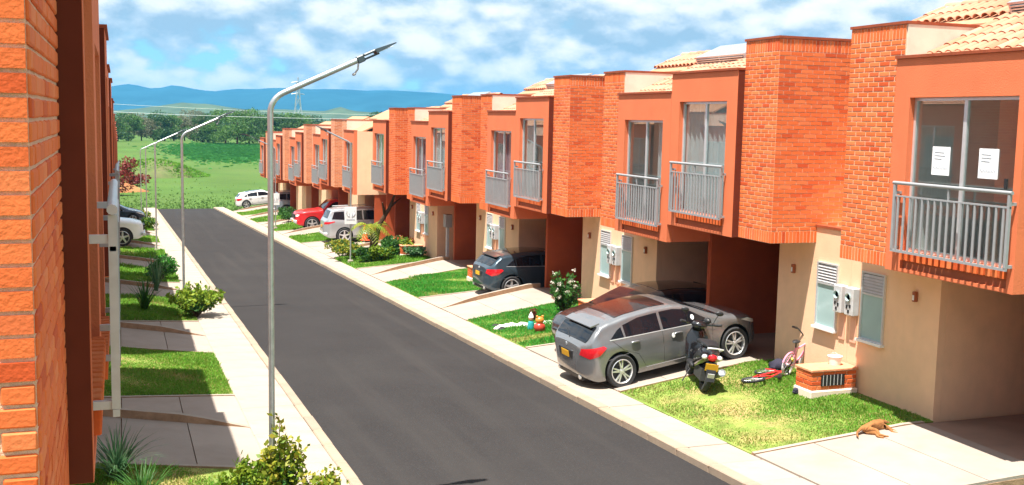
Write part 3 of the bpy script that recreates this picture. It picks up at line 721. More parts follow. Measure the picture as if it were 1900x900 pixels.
class Car:
    def __init__(s, name, label, loc, rz, paint, top, belt, W, wheels, side, rear, front, wr=0.32, style='double', group=None, cl=0.19, roofm=None):
        """top: (x, z) of the upper outline; belt: height of the waist; wheels: (rear x, front x); side: window outlines; sizes in metres"""
        s.S = 1/K; s.top = smooth_pts(top); s.belt = belt; s.W = W; s.x0, s.x1 = top[0][0], top[-1][0]; s.wheels = wheels; s.wr = wr; s.cl = cl
        r = thing(name, label, 'car' if 'pickup' not in name else 'pickup', loc, rz, group); r.scale = (s.S,)*3; s.root = r; s.paint = paint
        s.body(wheels, wr, roofm)
        for k, poly in enumerate(side):
            for sg in (1, -1): s.side_panel('side_window', poly, sg, m_cglass, 0.004)
        if rear: s.top_panel('rear_window', *rear, m_cglass)
        if front: s.top_panel('windscreen', *front, m_cglass)
        ty, rim, disc = wheel_meshes(wr, 0.21, style)
        for x in wheels:
            for sg in (1, -1):
                o = link('wheel', ty, r, (x, sg*(W-0.10), wr), (0, 0, 0 if sg > 0 else math.pi)); link('rim', rim, o); link('brake_disc', disc, o)
    def zt(s, x): return interp(s.top, x)
    def zb(s, x):
        e = min(x-s.x0, s.x1-x); return s.cl+0.17*max(0, 1-e/0.35)**2
    def plan(s, x):
        t = max(0, 1-(x-s.x0)/0.45); u = max(0, 1-(s.x1-x)/0.75)
        return s.W*(1-0.03*max(0, (abs(x)-1.0))/1.0)*math.sqrt(max(0.02, 1-0.72*t**3.2))*math.sqrt(max(0.02, 1-0.80*u**3.0))
    def hw(s, x, z):
        p = s.plan(x); b = s.belt
        lowt = max(0, (0.42-z)/0.25)
        y = p*(1-0.05*min(1, lowt)**2)
        if z > b-0.18: y -= 0.035*min(1, (z-b+0.18)/0.18)**2
        if z > b: y -= (z-b)*0.40*min(1, p/s.W)
        else:
            y -= 0.012*math.exp(-((z-b+0.26)/0.05)**2)                    # crease line
        return max(0.05, y)
    def section(s, x, n=9):
        zb, zt = s.zb(x), s.zt(x); h = zt-zb; r = min(0.10, h*0.35); out = [(0.0, zb), (s.hw(x, zb+.02)*0.8, zb), (s.hw(x, zb+0.05)-.02, zb+0.02)]
        for k in range(n+1):
            z = zb+0.06+(zt-r-zb-0.06)*k/n; out.append((s.hw(x, z), z))
        y0 = s.hw(x, zt-r); rr = min(0.16, y0*0.5)
        for k in range(1, 6):
            a = math.pi/2*k/5; out.append((y0-rr*(1-math.cos(a)), zt-r+r*math.sin(a)))
        y1 = y0-rr
        for k in range(1, 5): out.append((y1*(1-k/4), zt+0.022*(1-(1-k/4)**2)*min(1, h/0.6)))
        return out
    def body(s, wheels, wr, roofm):
        xs = []; n = 70
        for i in range(n+1):
            t = i/n; xs.append(s.x0+(s.x1-s.x0)*t)
        xs += [s.x0+d for d in (.01, .025, .045, .07, .1, .13, .18)]+[s.x1-d for d in (.01, .025, .045, .07, .1, .14, .18)]+[p[0] for p in s.top]
        xs = sorted(set(round(x, 3) for x in xs))
        b = MB(); secs = [s.section(x) for x in xs]; m = len(secs[0])
        for x, sc in zip(xs, secs):
            b.v += [(x, y, z) for y, z in sc]+[(x, -y, z) for y, z in sc[1:-1]]
        w_ = 2*m-2
        ring = list(range(m))+list(range(w_-1, m-1, -1))
        for i in range(len(xs)-1):
            for k in range(w_):
                a, c = ring[k], ring[(k+1) % w_]; b.f.append([i*w_+a, i*w_+c, (i+1)*w_+c, (i+1)*w_+a]); b.m.append(0)
        b.f.append(ring[:]); b.f.append([(len(xs)-1)*w_+k for k in ring][::-1]); b.m += [0, 0]
        me = b.mesh('body', [s.paint, m_black])
        bm = bmesh.new(); bm.from_mesh(me); bmesh.ops.recalc_face_normals(bm, faces=bm.faces); bm.to_mesh(me); bm.free()
        o = link('body', me, s.root)
        cut = MB()
        for x in wheels:
            for sg in (1, -1):
                st = len(cut.v); cut.lathe([(0.001, -.17), (wr+.055, -.17), (wr+.055, .20), (0.001, .20)], 40, (x, sg*(s.W-.04), wr+.01), 'y', 1)
        cm = cut.mesh('cut', [s.paint, m_black]); bm = bmesh.new(); bm.from_mesh(cm); bmesh.ops.remove_doubles(bm, verts=bm.verts, dist=.003); bmesh.ops.recalc_face_normals(bm, faces=bm.faces); bm.to_mesh(cm); bm.free()
        co = link('cut', cm, s.root)
        md = o.modifiers.new('b', 'BOOLEAN'); md.object = co; md.operation = 'DIFFERENCE'; md.solver = 'EXACT'
        bpy.context.view_layer.update()
        dg = bpy.context.evaluated_depsgraph_get(); nm = bpy.data.meshes.new_from_object(o.evaluated_get(dg)); o.modifiers.clear(); o.data = nm; nm.name = 'body'
        nm.polygons.foreach_set('use_smooth', [True]*len(nm.polygons)); nm.set_sharp_from_angle(angle=R(35))
        bpy.data.objects.remove(co); s.bo = o
    def side_panel(s, name, poly, sg, m, off=0.004, parent=None, n=5):
        """an outline in side view laid on the flank"""
        bm = bmesh.new(); vs = []
        L = len(poly)
        for i in range(L):
            a, c = poly[i], poly[(i+1) % L]
            for k in range(n): vs.append(bm.verts.new((a[0]+(c[0]-a[0])*k/n, 0, a[1]+(c[1]-a[1])*k/n)))
        f = bm.faces.new(vs); bmesh.ops.triangulate(bm, faces=[f]); bmesh.ops.subdivide_edges(bm, edges=bm.edges, cuts=2, use_grid_fill=True)
        bmesh.ops.triangulate(bm, faces=bm.faces)
        for v in bm.verts: v.co.y = sg*(s.hw(v.co.x, v.co.z)+off)
        bmesh.ops.recalc_face_normals(bm, faces=bm.faces)
        fl = [f for f in bm.faces]
        if sum(f.normal.y for f in fl)*sg < 0: bmesh.ops.reverse_faces(bm, faces=fl)
        o = MB().bm(bm).build(name, m, parent or s.root, True); return o
    def top_panel(s, name, xa, xb, inset, m, nx=10, ny=8, off=0.006, wf=None):
        vs = []
        for i in range(nx+1):
            x = xa+(xb-xa)*i/nx; z = s.zt(x); sl = (s.zt(x+.01)-s.zt(x-.01))/.02; nn = Vector((-sl, 0, 1)).normalized()
            y0 = s.hw(x, z-min(.1, (z-s.zb(x))*.35))-0.09; y0 = max(0.1, y0-inset)
            for k in range(ny+1):
                u = -1+2*k/ny; y = u*y0; crown = 0.022*(1-min(1, abs(y)/(y0+.06))**2)
                vs.append((x+nn.x*(off+crown), y, z+nn.z*(off+crown)))
        q = ny+1; fs = [(i*q+k, (i+1)*q+k, (i+1)*q+k+1, i*q+k+1) for i in range(nx) for k in range(ny)]
        return MB().add(vs, fs).build(name, m, s.root, True)
    def seam(s, pts, sg, w_=0.008, m=None, name='door_gap', off=.0015):
        """thin line on the flank"""
        b = MB(); P2 = []
        for (a, c) in zip(pts, pts[1:]):
            for k in range(6): P2.append((a[0]+(c[0]-a[0])*k/6, a[1]+(c[1]-a[1])*k/6))
        P2.append(pts[-1])
        b.tube([(x, sg*(s.hw(x, z)+off-w_*.35), z) for x, z in P2], w_*.5, 5); return b.build(name, m or m_seam, s.root)
    def handle(s, x, z, sg, m):
        y = s.hw(x, z); MB().blob((x, sg*(y+.016), z), (.105, .02, .022), 10).build('door_handle', m, s.root, True)
    def mirror(s, x, z, m):
        for sg in (1, -1):
            y = s.hw(x, z); b = MB().blob((x+.02, sg*(y+.13), z+.06), (.07, .10, .065), 12); b.box(x-.02, x+.03, sg*y if sg > 0 else -y-.1, y+.1 if sg > 0 else -y, z+.01, z+.03)
            b.build('wing_mirror', m, s.root, True)
    def plate(s, x, z, m=None, marks=True):
        p = MB().box(-.006, .006, -.165, .165, -.06, .06).build('licence_plate', m or m_plate, s.root, False, (x, 0, z))
    def lamp(s, poly, m, name, front=False):
        for sg in (1, -1): s.side_panel(name, poly, sg, m, 0.005)

def hatchback(name, label, loc, rz, paint, group=None, style='double', detail=True):
    top = [(-2.15, .58), (-2.135, .70), (-2.09, .90), (-2.0, .97), (-1.74, 1.18), (-1.64, 1.255), (-1.45, 1.295), (-1.0, 1.35), (-.45, 1.375), (0.0, 1.355), (.25, 1.315), (1.10, .955), (1.45, .89), (1.85, .79), (2.06, .67), (2.14, .54)]
    side = [[(-1.50, .985), (-1.20, .975), (-1.22, 1.165), (-1.32, 1.12)], [(-1.16, .974), (-.36, .950), (-.36, 1.275), (-.80, 1.265), (-1.17, 1.19)], [(-.30, .948), (.80, .925), (.34, 1.21), (.02, 1.272), (-.30, 1.28)]]
    c = Car(name, label, loc, rz, paint, top, 0.94, 0.89, (-1.35, 1.35), side, (-1.985, -1.68, 0.04), (.30, 1.06, 0.02), 0.33, style, group)
    c.lamp([(-2.115, .76), (-1.99, .68), (-1.80, .72), (-1.62, .85), (-1.68, .895), (-2.085, .885)], m_red, 'tail_lamp')
    c.lamp([(2.06, .59), (1.80, .68), (1.55, .79), (1.72, .79), (2.0, .67)], m_clear, 'headlamp')
    for sg in (1, -1):
        c.seam([(-.33, .94), (-.34, .6), (-.37, .33)], sg); c.seam([(.82, .91), (.84, .8), (.80, .34)], sg); c.seam([(-1.48, .96), (-1.25, .74), (-.93, .60), (-.80, .34)], sg)
        c.seam([(-.80, .30), (.85, .30)], sg, .03, paint, 'side_sill', .006)
        c.handle(-.98, .85, sg, paint); c.handle(.02, .83, sg, paint); c.seam([(-1.62, .60), (-.9, .68), (.3, .70), (.9, .72)], sg, .006, m_crease_shade, 'crease_shade_line', .0)
        c.seam([(-1.52, .965), (-.3, .935), (.82, .905)], sg, .012, m_alu, 'window_trim', .002)
    c.mirror(.64, .89, m_black)
    MB().bev(-2.155, -2.10, -.30, .30, .62, .79, .01).build('plate_recess', m_black, c.root); c.plate(-2.158, .70)
    MB().bev(-2.10, -1.90, -.55, .55, .215, .34, .03).build('rear_diffuser', m_black, c.root)
    for sg in (1, -1): MB().tube([(-2.0, sg*.48, .30), (-2.13, sg*.48, .29)], .045, 10).build('exhaust_tip', m_alu, c.root)
    sp = MB().add([(-1.80, -.58, 1.245), (-1.60, -.60, 1.285), (-1.60, .60, 1.285), (-1.80, .58, 1.245), (-1.80, -.58, 1.225), (-1.6, -.6, 1.24), (-1.6, .6, 1.24), (-1.80, .58, 1.225)], [(0, 1, 2, 3), (7, 6, 5, 4), (0, 3, 7, 4), (0, 4, 5, 1), (2, 6, 7, 3)]); sp.build('roof_spoiler', paint, c.root)
    c.top_panel('roof_glass', -1.25, -.05, .06, m_gloss, 10, 8, .004)
    MB().tube([(-2.02, .0, .99), (-1.95, .18, 1.04), (-1.91, .30, 1.07)], .008, 6).build('rear_wiper', m_black, c.root)
    MB().lathe([(0, -.008), (.035, -.008), (.04, 0)], 16, (-2.105, 0, .87), 'x').build('badge', m_alu, c.root)
    return c
def suv(name, label, loc, rz, paint, group=None):
    top = [(-2.38, .72), (-2.37, .92), (-2.33, 1.12), (-2.22, 1.25), (-2.02, 1.62), (-1.95, 1.70), (-1.5, 1.775), (-.5, 1.80), (.2, 1.77), (.45, 1.72), (1.12, 1.22), (1.55, 1.17), (2.1, 1.06), (2.32, .92), (2.40, .74)]
    side = [[(-2.0, 1.24), (-1.35, 1.20), (-1.35, 1.62), (-1.85, 1.60)], [(-1.30, 1.20), (-.42, 1.185), (-.42, 1.655), (-1.30, 1.63)], [(-.36, 1.185), (.85, 1.17), (.40, 1.54), (.15, 1.65), (-.36, 1.655)]]
    c = Car(name, label, loc, rz, paint, top, 1.16, 0.93, (-1.38, 1.40), side, (-2.20, -2.0, .05), (.5, 1.08, .02), 0.39, 'single', group, 0.27)
    c.lamp([(-2.36, .98), (-2.2, 1.0), (-1.85, 1.10), (-1.85, 1.14), (-2.33, 1.10)], m_red, 'tail_lamp'); c.lamp([(2.3, .84), (2.0, .95), (1.75, 1.04), (2.0, 1.02), (2.25, .93)], m_clear, 'headlamp')
    for sg in (1, -1):
        for pts in ([(-.39, 1.18), (-.40, .42)], [(.86, 1.15), (.88, .42)], [(-1.32, 1.19), (-1.2, .85), (-.98, .62)]): c.seam(pts, sg)
        c.handle(-1.05, 1.06, sg, m_alu); c.handle(.0, 1.05, sg, m_alu); MB().tube([(-1.7, sg*.64, 1.80), (.1, sg*.64, 1.83)], .02, 6).build('roof_rail', m_alu, c.root)
        c.seam([(-.9, .36), (.9, .36)], sg, .05, m_black, 'side_step', .02)
    c.mirror(.70, 1.16, paint); c.plate(-2.39, .86); MB().bev(-2.395, -2.2, -.8, .8, .42, .56, .03).build('bumper_guard', m_alu, c.root)
    return c
def pickup(name, label, loc, rz, paint, group=None):
    top = [(-2.55, 1.02), (-2.54, 1.06), (-.78, 1.07), (-.74, 1.30), (-.68, 1.58), (-.55, 1.66), (.1, 1.70), (.45, 1.66), (.95, 1.20), (1.15, 1.16), (1.9, 1.10), (2.3, 1.02), (2.42, .88), (2.45, .70)]
    side = [[(-.60, 1.17), (-.12, 1.165), (-.12, 1.56), (-.56, 1.53)], [(-.06, 1.165), (.80, 1.15), (.42, 1.50), (.2, 1.57), (-.06, 1.57)]]
    c = Car(name, label, loc, rz, paint, top, 1.14, 0.90, (-1.55, 1.55), side, (-.735, -.69, .1), (.5, .92, .03), 0.39, 'single', group, 0.30)
    MB().box(-2.48, -.82, -.76, .76, 1.073, 1.085).build('bed_liner', m_black, c.root)
    c.lamp([(2.40, .80), (2.30, .80), (2.2, .92), (2.32, .95), (2.40, .88)], m_clear, 'headlamp'); c.lamp([(-2.52, .8), (-2.42, .8), (-2.42, 1.0), (-2.52, 1.0)], m_red, 'tail_lamp')
    for sg in (1, -1):
        c.seam([(.84, 1.13), (.90, .5)], sg); c.seam([(-.09, 1.16), (-.09, .5)], sg); c.seam([(-.70, 1.14), (-.72, .5)], sg); c.handle(.1, 1.03, sg, m_black)
    c.mirror(.66, 1.17, m_black); MB().bev(2.36, 2.50, -.82, .82, .46, .62, .03).build('front_bumper', m_alu, c.root); MB().bev(2.40, 2.462, -.5, .5, .70, .92, .01).build('grille', m_black, c.root); c.plate(2.51, .55)
    c.root.scale = (c.S*1.08,)*3
    return c
m_grey = mat('grey_metallic_paint', (0.225, 0.23, 0.24), 0.27, 0.03, 3, metal=0.55, coat=0.8)
m_teal = mat('dark_teal_paint', (0.045, 0.075, 0.10), 0.28, 0.05, 3, metal=0.45, coat=0.8)
m_silver = mat('silver_paint', (0.46, 0.49, 0.52), 0.28, 0.04, 3, metal=0.5, coat=0.8)
m_redp = mat('red_car_paint', (0.56, 0.012, 0.018), 0.35, 0.06, 3, coat=0.7)
m_whitep = mat('white_car_paint', (0.78, 0.78, 0.77), 0.35, 0.03, 3, coat=0.7)
m_navy = mat('dark_blue_paint', (0.025, 0.04, 0.07), 0.28, 0.05, 3, metal=0.4, coat=0.8)
m_pale = mat('pale_blue_grey_paint', (0.25, 0.30, 0.36), 0.28, 0.05, 3, metal=0.4, coat=0.8)
m_blackp = mat('black_car_paint', (0.015, 0.015, 0.016), 0.2, 0.1, 3, coat=0.8)
def place(X, Y, half=1.4): return (X, Y, 0)
def park(fn, name, label, X, Y, rz, paint, c, wb=1.4, **k):
    """stand a car on its sloping driveway: wheels on the surface"""
    s_ = 1/K; dx = math.cos(rz)*wb*s_; dy = math.sin(rz)*wb*s_
    zf, zb = lot(X+dx, Y+dy, c), lot(X-dx, Y-dy, c)
    car = fn(name, label, (X, Y, (zf+zb)/2+.012), rz, paint, **k); car.root.rotation_euler = (0, -math.atan2(zf-zb, 2*wb*s_), rz); return car
hb = park(hatchback, 'parked_car', 'grey metallic hatchback with bright alloy wheels on the driveway', 11.02, 20.62, R(1.5), m_grey, RC[0]); hb.root.scale = (hb.S*.94, hb.S, hb.S)
for q, (x, z, rr, mm, nm) in enumerate(((.42, 1.05, .05, m_paper, 'window_sticker'), (-.10, .80, .05, m_paper, 'flank_sticker'))):
    hb.side_panel(nm, [(x+rr*math.cos(a)*(.8), z+rr*math.sin(a)) for a in [i*math.pi/6 for i in range(12)]], -1, mm, .008, n=1)
park(hatchback, 'parked_car', 'black car standing nose out in a garage behind the grey hatchback', 12.1, 23.45, math.pi, m_blackp, RC[1])
park(hatchback, 'parked_car', 'dark teal hatchback half inside a garage, red tail lamp in the sun', 13.55, 34.15, R(2), m_teal, RC[2], style='single')
park(suv, 'parked_car', 'silver SUV parked tail out behind the small palm', 13.0, 59.3, 0, m_silver, RC[4], 1.4)
park(pickup, 'pickup_truck', 'red pickup truck parked nose out towards the road', 13.3, 69.8, math.pi, m_redp, RC[5], 1.55)
park(hatchback, 'parked_car', 'white hatchback at the far end of the row beside the field', 12.2, 100.6, 0, m_whitep, RC[7])
park(suv, 'parked_car', 'pale blue SUV backed half into a far garage', 14.2, 89.7, 0, m_pale, RC[7], 1.4)
park(pickup, 'pickup_truck', 'white pickup truck parked nose out on a left-hand driveway', -1.75, 58.4, 0, m_whitep, LC[5], 1.55)
park(hatchback, 'parked_car', 'dark blue car nose out on a left-hand driveway', -0.65, 82.2, 0, m_navy, LC[8])

# ---------------------------------------------------------------- street lamps
def street_lamp(X, Y, sgn, label, lean=0.0):
    z = pav(Y) if PL <= X <= PR else lot(X, Y)
    r = thing('street_lamp', label, 'street lamp', (X, Y, z), 0 if sgn > 0 else math.pi, 'street lamps along the pavements')
    MB().bev(-.15, .15, -.15, .15, 0, .02, .004).bev(-.11, .11, -.11, .11, .02, .12, .02).build('base_plate', m_conc, r)
    H = 5.50; e = R(25)
    pts = [(0, 0, .10), (0, 0, 2.5), (0, 0, H-.28)]+[(0.28*(1-math.cos(a)), 0, H-.28+.28*math.sin(a)) for a in [R(65)*k/6 for k in range(1, 7)]]
    q = Vector(pts[-1]); dr = Vector((math.cos(e), 0, math.sin(e))); pts += [tuple(q+dr*s) for s in (.3, .8, 1.02)]
    MB().tube(pts, [.040, .038, .037]+[.036]*6+[.036, .035, .035], 14).build('pole', m_galv, r, True)
    b = MB(); st = 0; tip = Vector(pts[-1])
    hd = MB(); hd.bev(0, .10, -.05, .05, -.045, .045, .01); hd.bev(.10, .28, -.075, .075, .012, .045, .01); hd.bev(.10, .30, -.05, .05, -.035, -.012, .006)
    hd.add([(.26, -.10, .045), (.56, -.04, .018), (.56, .04, .018), (.26, .10, .045), (.26, -.10, -.012), (.56, -.04, .004), (.56, .04, .004), (.26, .10, -.012)], [(0, 1, 2, 3), (7, 6, 5, 4), (0, 4, 5, 1), (1, 5, 6, 2), (2, 6, 7, 3), (3, 7, 4, 0)])
    Mx = Matrix.Translation(tip) @ Matrix.Rotation(-e, 4, 'Y')
    lh = hd.xform(Mx).build('lamp_head', m_lamp, r)
    MB().bev(.30, .50, -.06, .06, -.012, -.006, .002).xform(Mx).build('led_panel', m_clear, lh)
    MB().tube([(.0, 0, -.045), (-.03, 0, -.10), (-.08, .01, -.13)], .012, 6).blob((-.10, .01, -.14), (.03, .025, .02), 8).xform(Mx).build('photocell', m_wmetal, lh)
    return r
m_lamp = mat('lamp_housing', (0.06, 0.085, 0.10), 0.4, 0.1, 10)
street_lamp(1.77, 13.7, 1, 'galvanised street lamp with a bent arm rising by the yellow-leaved bush')
street_lamp(1.80, 34.6, 1, 'galvanised street lamp standing behind the round lime-green shrub')
for Y in (56.5, 77.0, 97.0): street_lamp(1.66, Y, 1, 'thin galvanised street lamp far along the left-hand lawns')
rl = street_lamp(9.75, 48.0, -1, 'street lamp carrying a white notice behind the yellow flower bed')
r2 = street_lamp(9.75, 73.0, -1, 'street lamp carrying a white notice near the red pickup truck')
for r_, h in ((rl, 1.75), (r2, 1.6)):
    sg = thing('notice_board', 'white notice with a drawn emblem fixed to the lamp by the flower bed' if r_ is rl else 'white notice fixed to the lamp by the red pickup', 'sign', (r_.location.x-.02, r_.location.y-.085, r_.location.z+h))
    MB().bev(-.27, .27, -.012, .012, 0, .78, .004).build('sheet', m_paper, sg)
    e = MB()
    for s_ in (-1, 1): e.tube([(s_*.17, -.016, .62), (s_*.20, -.016, .50), (s_*.13, -.016, .38), (s_*.05, -.016, .34), (s_*.07, -.016, .50)], .014, 5)
    for z in (.22, .17): e.box(-.19, .19, -.016, -.0125, z, z+.022)
    e.build('printed_emblem', m_ink, sg)

# ---------------------------------------------------------------- plants
def leaves(pos, size, m, flat=0.5, nrm=None):
    """leaf quads (kite shaped) at the given points, random directions"""
    n = len(pos); d = rng.normal(size=(n, 3)); d[:, 2] *= flat
    if nrm is not None: d = d*0.55+nrm
    d /= np.linalg.norm(d, axis=1)[:, None]+1e-9
    s = rng.normal(size=(n, 3)); s -= d*np.sum(s*d, 1)[:, None]; s /= np.linalg.norm(s, axis=1)[:, None]+1e-9
    L = (size*rng.uniform(.6, 1.35, n))[:, None]
    V = np.empty((n, 4, 3)); V[:, 0] = pos; V[:, 1] = pos+d*L*.55+s*L*.30; V[:, 2] = pos+d*L; V[:, 3] = pos+d*L*.5-s*L*.30
    return V
def crown_points(n, lobes):
    """points inside a set of lobes (centre, radii), denser towards the skin"""
    out = []; vol = np.array([r[0]*r[1]*r[2] for c, r in lobes]); vol = vol**0.75/np.sum(vol**0.75)
    for (c, r), v in zip(lobes, vol):
        k = max(3, int(n*v)); u = rng.normal(size=(k, 3)); u /= np.linalg.norm(u, axis=1)[:, None]
        out.append(np.array(c)+u*np.array(r)*(rng.uniform(.35, 1, k)**.45)[:, None])
    return np.concatenate(out)
def leaf_obj(name, V, m, parent=None):
    n = len(V); o = link(name, raw_mesh(name, V.reshape(-1, 3), np.arange(n*4).reshape(-1, 4), m), parent); return o
m_lime = leaf('lime_leaf', (0.16, 0.30, 0.02), (0.30, 0.38, 0.03), (0.09, 0.22, 0.02))
m_gold = leaf('golden_leaf', (0.42, 0.36, 0.03), (0.20, 0.30, 0.03), (0.50, 0.42, 0.05))
m_dgreen = leaf('dark_leaf', (0.02, 0.085, 0.018), (0.04, 0.13, 0.022), (0.065, 0.16, 0.03))
m_mgreen = leaf('mid_leaf', (0.045, 0.15, 0.03), (0.07, 0.20, 0.03), (0.03, 0.11, 0.025))
m_bgreen = leaf('bluish_leaf', (0.06, 0.17, 0.075), (0.10, 0.22, 0.10), (0.16, 0.26, 0.13))
m_redl = leaf('red_leaf', (0.20, 0.02, 0.025), (0.28, 0.045, 0.03), (0.11, 0.05, 0.02))
m_flow = leaf('white_petal', (0.80, 0.76, 0.66), (0.84, 0.80, 0.72), (0.80, 0.68, 0.55), 0.3)
m_orng = leaf('orange_petal', (0.75, 0.25, 0.10), (0.80, 0.38, 0.12), (0.70, 0.16, 0.08), 0.3)
m_bark = mat('bark', (0.09, 0.055, 0.035), 0.95, 0.4, 12, 0.8, 25, spec=0.1)
def bush(X, Y, rx, ry, h, label, parts, stems=5, name='garden_bush', group=None, z=None, leafsz=.055, n=1400, lob=9):
    z = gz(X, Y) if z is None else z
    r = thing(name, label, 'bush', (X, Y, z), 0, group)
    st = MB(); tips = []
    for k in range(stems):
        a = 6.283*k/stems+random.uniform(-.4, .4); q = random.uniform(.35, .75)
        e = Vector((math.cos(a)*rx*q, math.sin(a)*ry*q, h*random.uniform(.55, .85))); st.tube([(0, 0, -.02), tuple(e*.45+Vector((0, 0, h*.1))), tuple(e)], [.018, .012, .006], 5)
    st.build('stem', m_bark, r)
    lobes = []
    for k in range(lob):
        a = random.uniform(0, 6.283); q = random.uniform(0, .68); zz = h*random.uniform(.30, .80); s_ = random.uniform(.24, .42)
        lobes.append(((math.cos(a)*rx*q, math.sin(a)*ry*q, zz), (rx*s_, ry*s_, h*s_*.62)))
    for m, fr, top in parts:
        pts = crown_points(int(n*fr), lobes)
        if top: pts = pts[pts[:, 2] > h*top]
        pts[:, 2] = np.maximum(pts[:, 2], .03)
        leaf_obj('foliage', leaves(pts, leafsz, m, .8), m, r)
    return r
def blade_plant(X, Y, h, n, label, m, name='spiky_plant', w_=.014, spread=.8, z=None):
    z = gz(X, Y) if z is None else z
    V = []
    for k in range(n):
        a = random.uniform(0, 6.283); L = h*random.uniform(.6, 1.2); sp = spread*random.uniform(.3, 1.1); bx, by = random.uniform(-.05, .05), random.uniform(-.05, .05)
        d = Vector((math.cos(a), math.sin(a), 0)); sd = Vector((-d.y, d.x, 0)); pr = None
        for i in range(5):
            t = i/4; p = Vector((bx, by, 0))+d*(L*sp*t**1.2)+Vector((0, 0, L*(1.25*t-.75*t*t*sp))); w2 = w_*(1-t*.92)
            cur = (p-sd*w2, p+sd*w2)
            if pr: V.append([pr[0], pr[1], cur[1], cur[0]])
            pr = cur
    r = thing(name, label, 'plant', (X, Y, z))
    A = np.array([[tuple(v) for v in q] for q in V]); leaf_obj('leaf_blades', A, m, r); return r
def spray_bush(X, Y, h, nsp, spread, label, mats, leafsz=.07, per=46, name='garden_bush', z=None, twig=None):
    """open bush: arching twigs with leaves along them, young leaves at the tips"""
    z = gz(X, Y) if z is None else z; r = thing(name, label, 'bush', (X, Y, z)); st = MB(); groups = [[] for _ in mats]
    for k in range(nsp):
        a = random.uniform(0, 6.283); q = spread*math.sqrt(random.uniform(.02, 1)); L = h*random.uniform(.65, 1.0)*(1.1-.45*q/spread)
        p0 = Vector((random.uniform(-.08, .08), random.uniform(-.08, .08), 0)); tip = Vector((math.cos(a)*q, math.sin(a)*q, L)); mid = tip*.45+Vector((0, 0, L*.14))
        C = [((1-t)**2)*p0+2*t*(1-t)*mid+t*t*tip for t in [i/8 for i in range(9)]]; st.tube([tuple(c) for c in C], [.014-.0014*i for i in range(9)], 4)
        for i in range(per):
            t = .30+.72*(i+random.random())/per; c = ((1-t)**2)*p0+2*t*(1-t)*mid+t*t*tip
            g = min(len(mats)-1, max(0, int((t-.30)/.72*len(mats)+random.uniform(-.7, .7)))); groups[g].append(tuple(c+Vector((random.gauss(0, .035), random.gauss(0, .035), random.gauss(0, .03)))))
    st.build('stem', m_bark, r)
    for m, g in zip(mats, groups):
        if g: leaf_obj('foliage', leaves(np.array(g), leafsz, m, 1.0, np.array([0, 0, .35])), m, r)
    return r
# left verge
spray_bush(1.88, 13.65, 1.45, 26, .30, 'tall yellow-tipped leafy bush at the foot of the galvanised lamp', [m_mgreen, m_lime, m_gold], .085, 54)
spray_bush(2.40, 13.5, .75, 22, .42, 'low golden bush on the pavement edge by the near lamp', [m_lime, m_lime, m_gold], .08, 44)
spray_bush(1.48, 14.0, .85, 24, .45, 'leafy green bush spreading over the slab by the near lamp', [m_mgreen, m_lime, m_lime], .08, 44)
spray_bush(2.05, 13.05, .60, 24, .45, 'low yellow-flowering bush in front of the near lamp', [m_bgreen, m_lime, m_gold], .07, 40)
blade_plant(-0.12, 15.3, .72, 150, 'spiky long-leaved plant at the house corner on the left', m_bgreen, spread=.9, w_=.016)
blade_plant(0.2, 14.2, .60, 110, 'long-leaved plant leaning over the driveway slab', m_mgreen, spread=.9, w_=.014)
q = P(362, 588); spray_bush(q.x, q.y, 1.05, 60, .85, 'round lime-green shrub beside the left pavement', [m_mgreen, m_lime, m_lime], .12, 44)
q = P(268, 578); blade_plant(q.x, q.y, .95, 60, 'dark spiky rosette on the shaded left lawn', m_dgreen, w_=.03, spread=.7)
q = P(290, 540); blade_plant(q.x, q.y, 1.25, 70, 'tall grassy clump with pale blades on the left lawn', m_bgreen, w_=.022, spread=.55)
q = P(300, 520); bush(q.x, q.y, .9, .7, 1.0, 'broad green bush behind the pale grassy clump', [(m_mgreen, .7, 0), (m_grassl, .5, .3)], 6, leafsz=.10, n=2400)
for (x, y, lab) in ((277, 425, 'green bush before the white pickup truck'), (262, 410, 'yellow-green bush between white pickup and dark blue car')):
    q = P(x, y); bush(q.x, q.y, .8, .9, .8, lab, [(m_mgreen, .6, 0), (m_lime if y > 420 else m_gold, .6, .3)], 5, leafsz=.12, n=1200)
# right gardens
q = P(1046, 588); rb = spray_bush(q.x, q.y, 1.45, 34, .48, 'tall rose bush with white blooms by the brick meter box', [m_dgreen, m_mgreen, m_mgreen], .095, 44, 'rose_bush')
fl = MB()
for k in range(15):
    a = random.uniform(0, 6.283); zz = random.uniform(.55, 1.38); rr = .40*(1-abs(zz/1.38-.6)*.8)
    pts = crown_points(22, [((math.cos(a)*rr, math.sin(a)*rr, zz), (.045, .045, .04))]); leaf_obj('rose_bloom', leaves(pts, .055, m_flow, 1), m_orng if k == 3 else m_flow, rb)
q = P(1040, 607); bush(q.x, q.y, .34, .28, .30, 'low cream-leaved plant at the foot of the rose bush', [(m_gold, .7, 0), (m_orng, .15, .4), (m_mgreen, .3, 0)], 4, leafsz=.06, n=900)
q = P(986, 598); bush(q.x, q.y, .18, .16, .40, 'small brown-leaved potted shrub by the garden ornaments', [(m_redl, .7, 0), (m_mgreen, .3, 0)], 4, leafsz=.06, n=420)
q = P(985, 612)
gn = thing('garden_ornament', 'small painted garden ornament with a turquoise jacket and white cap', 'ornament', (q.x, q.y, gz(q.x, q.y)))
MB().lathe([(.0, 0), (.09, 0), (.10, .10), (.075, .22), (.0, .26)], 14).build('body', mat('turquoise_glaze', (.03, .35, .36), .3, .1, 8), gn, True); MB().blob((0, 0, .31), .07, 12).build('head', mat('ornament_skin', (.65, .38, .25), .5, .05, 8), gn, True); MB().lathe([(.075, .34), (.05, .42), (.0, .50)], 12).build('cap', m_white, gn, True)
q = P(1001, 616)
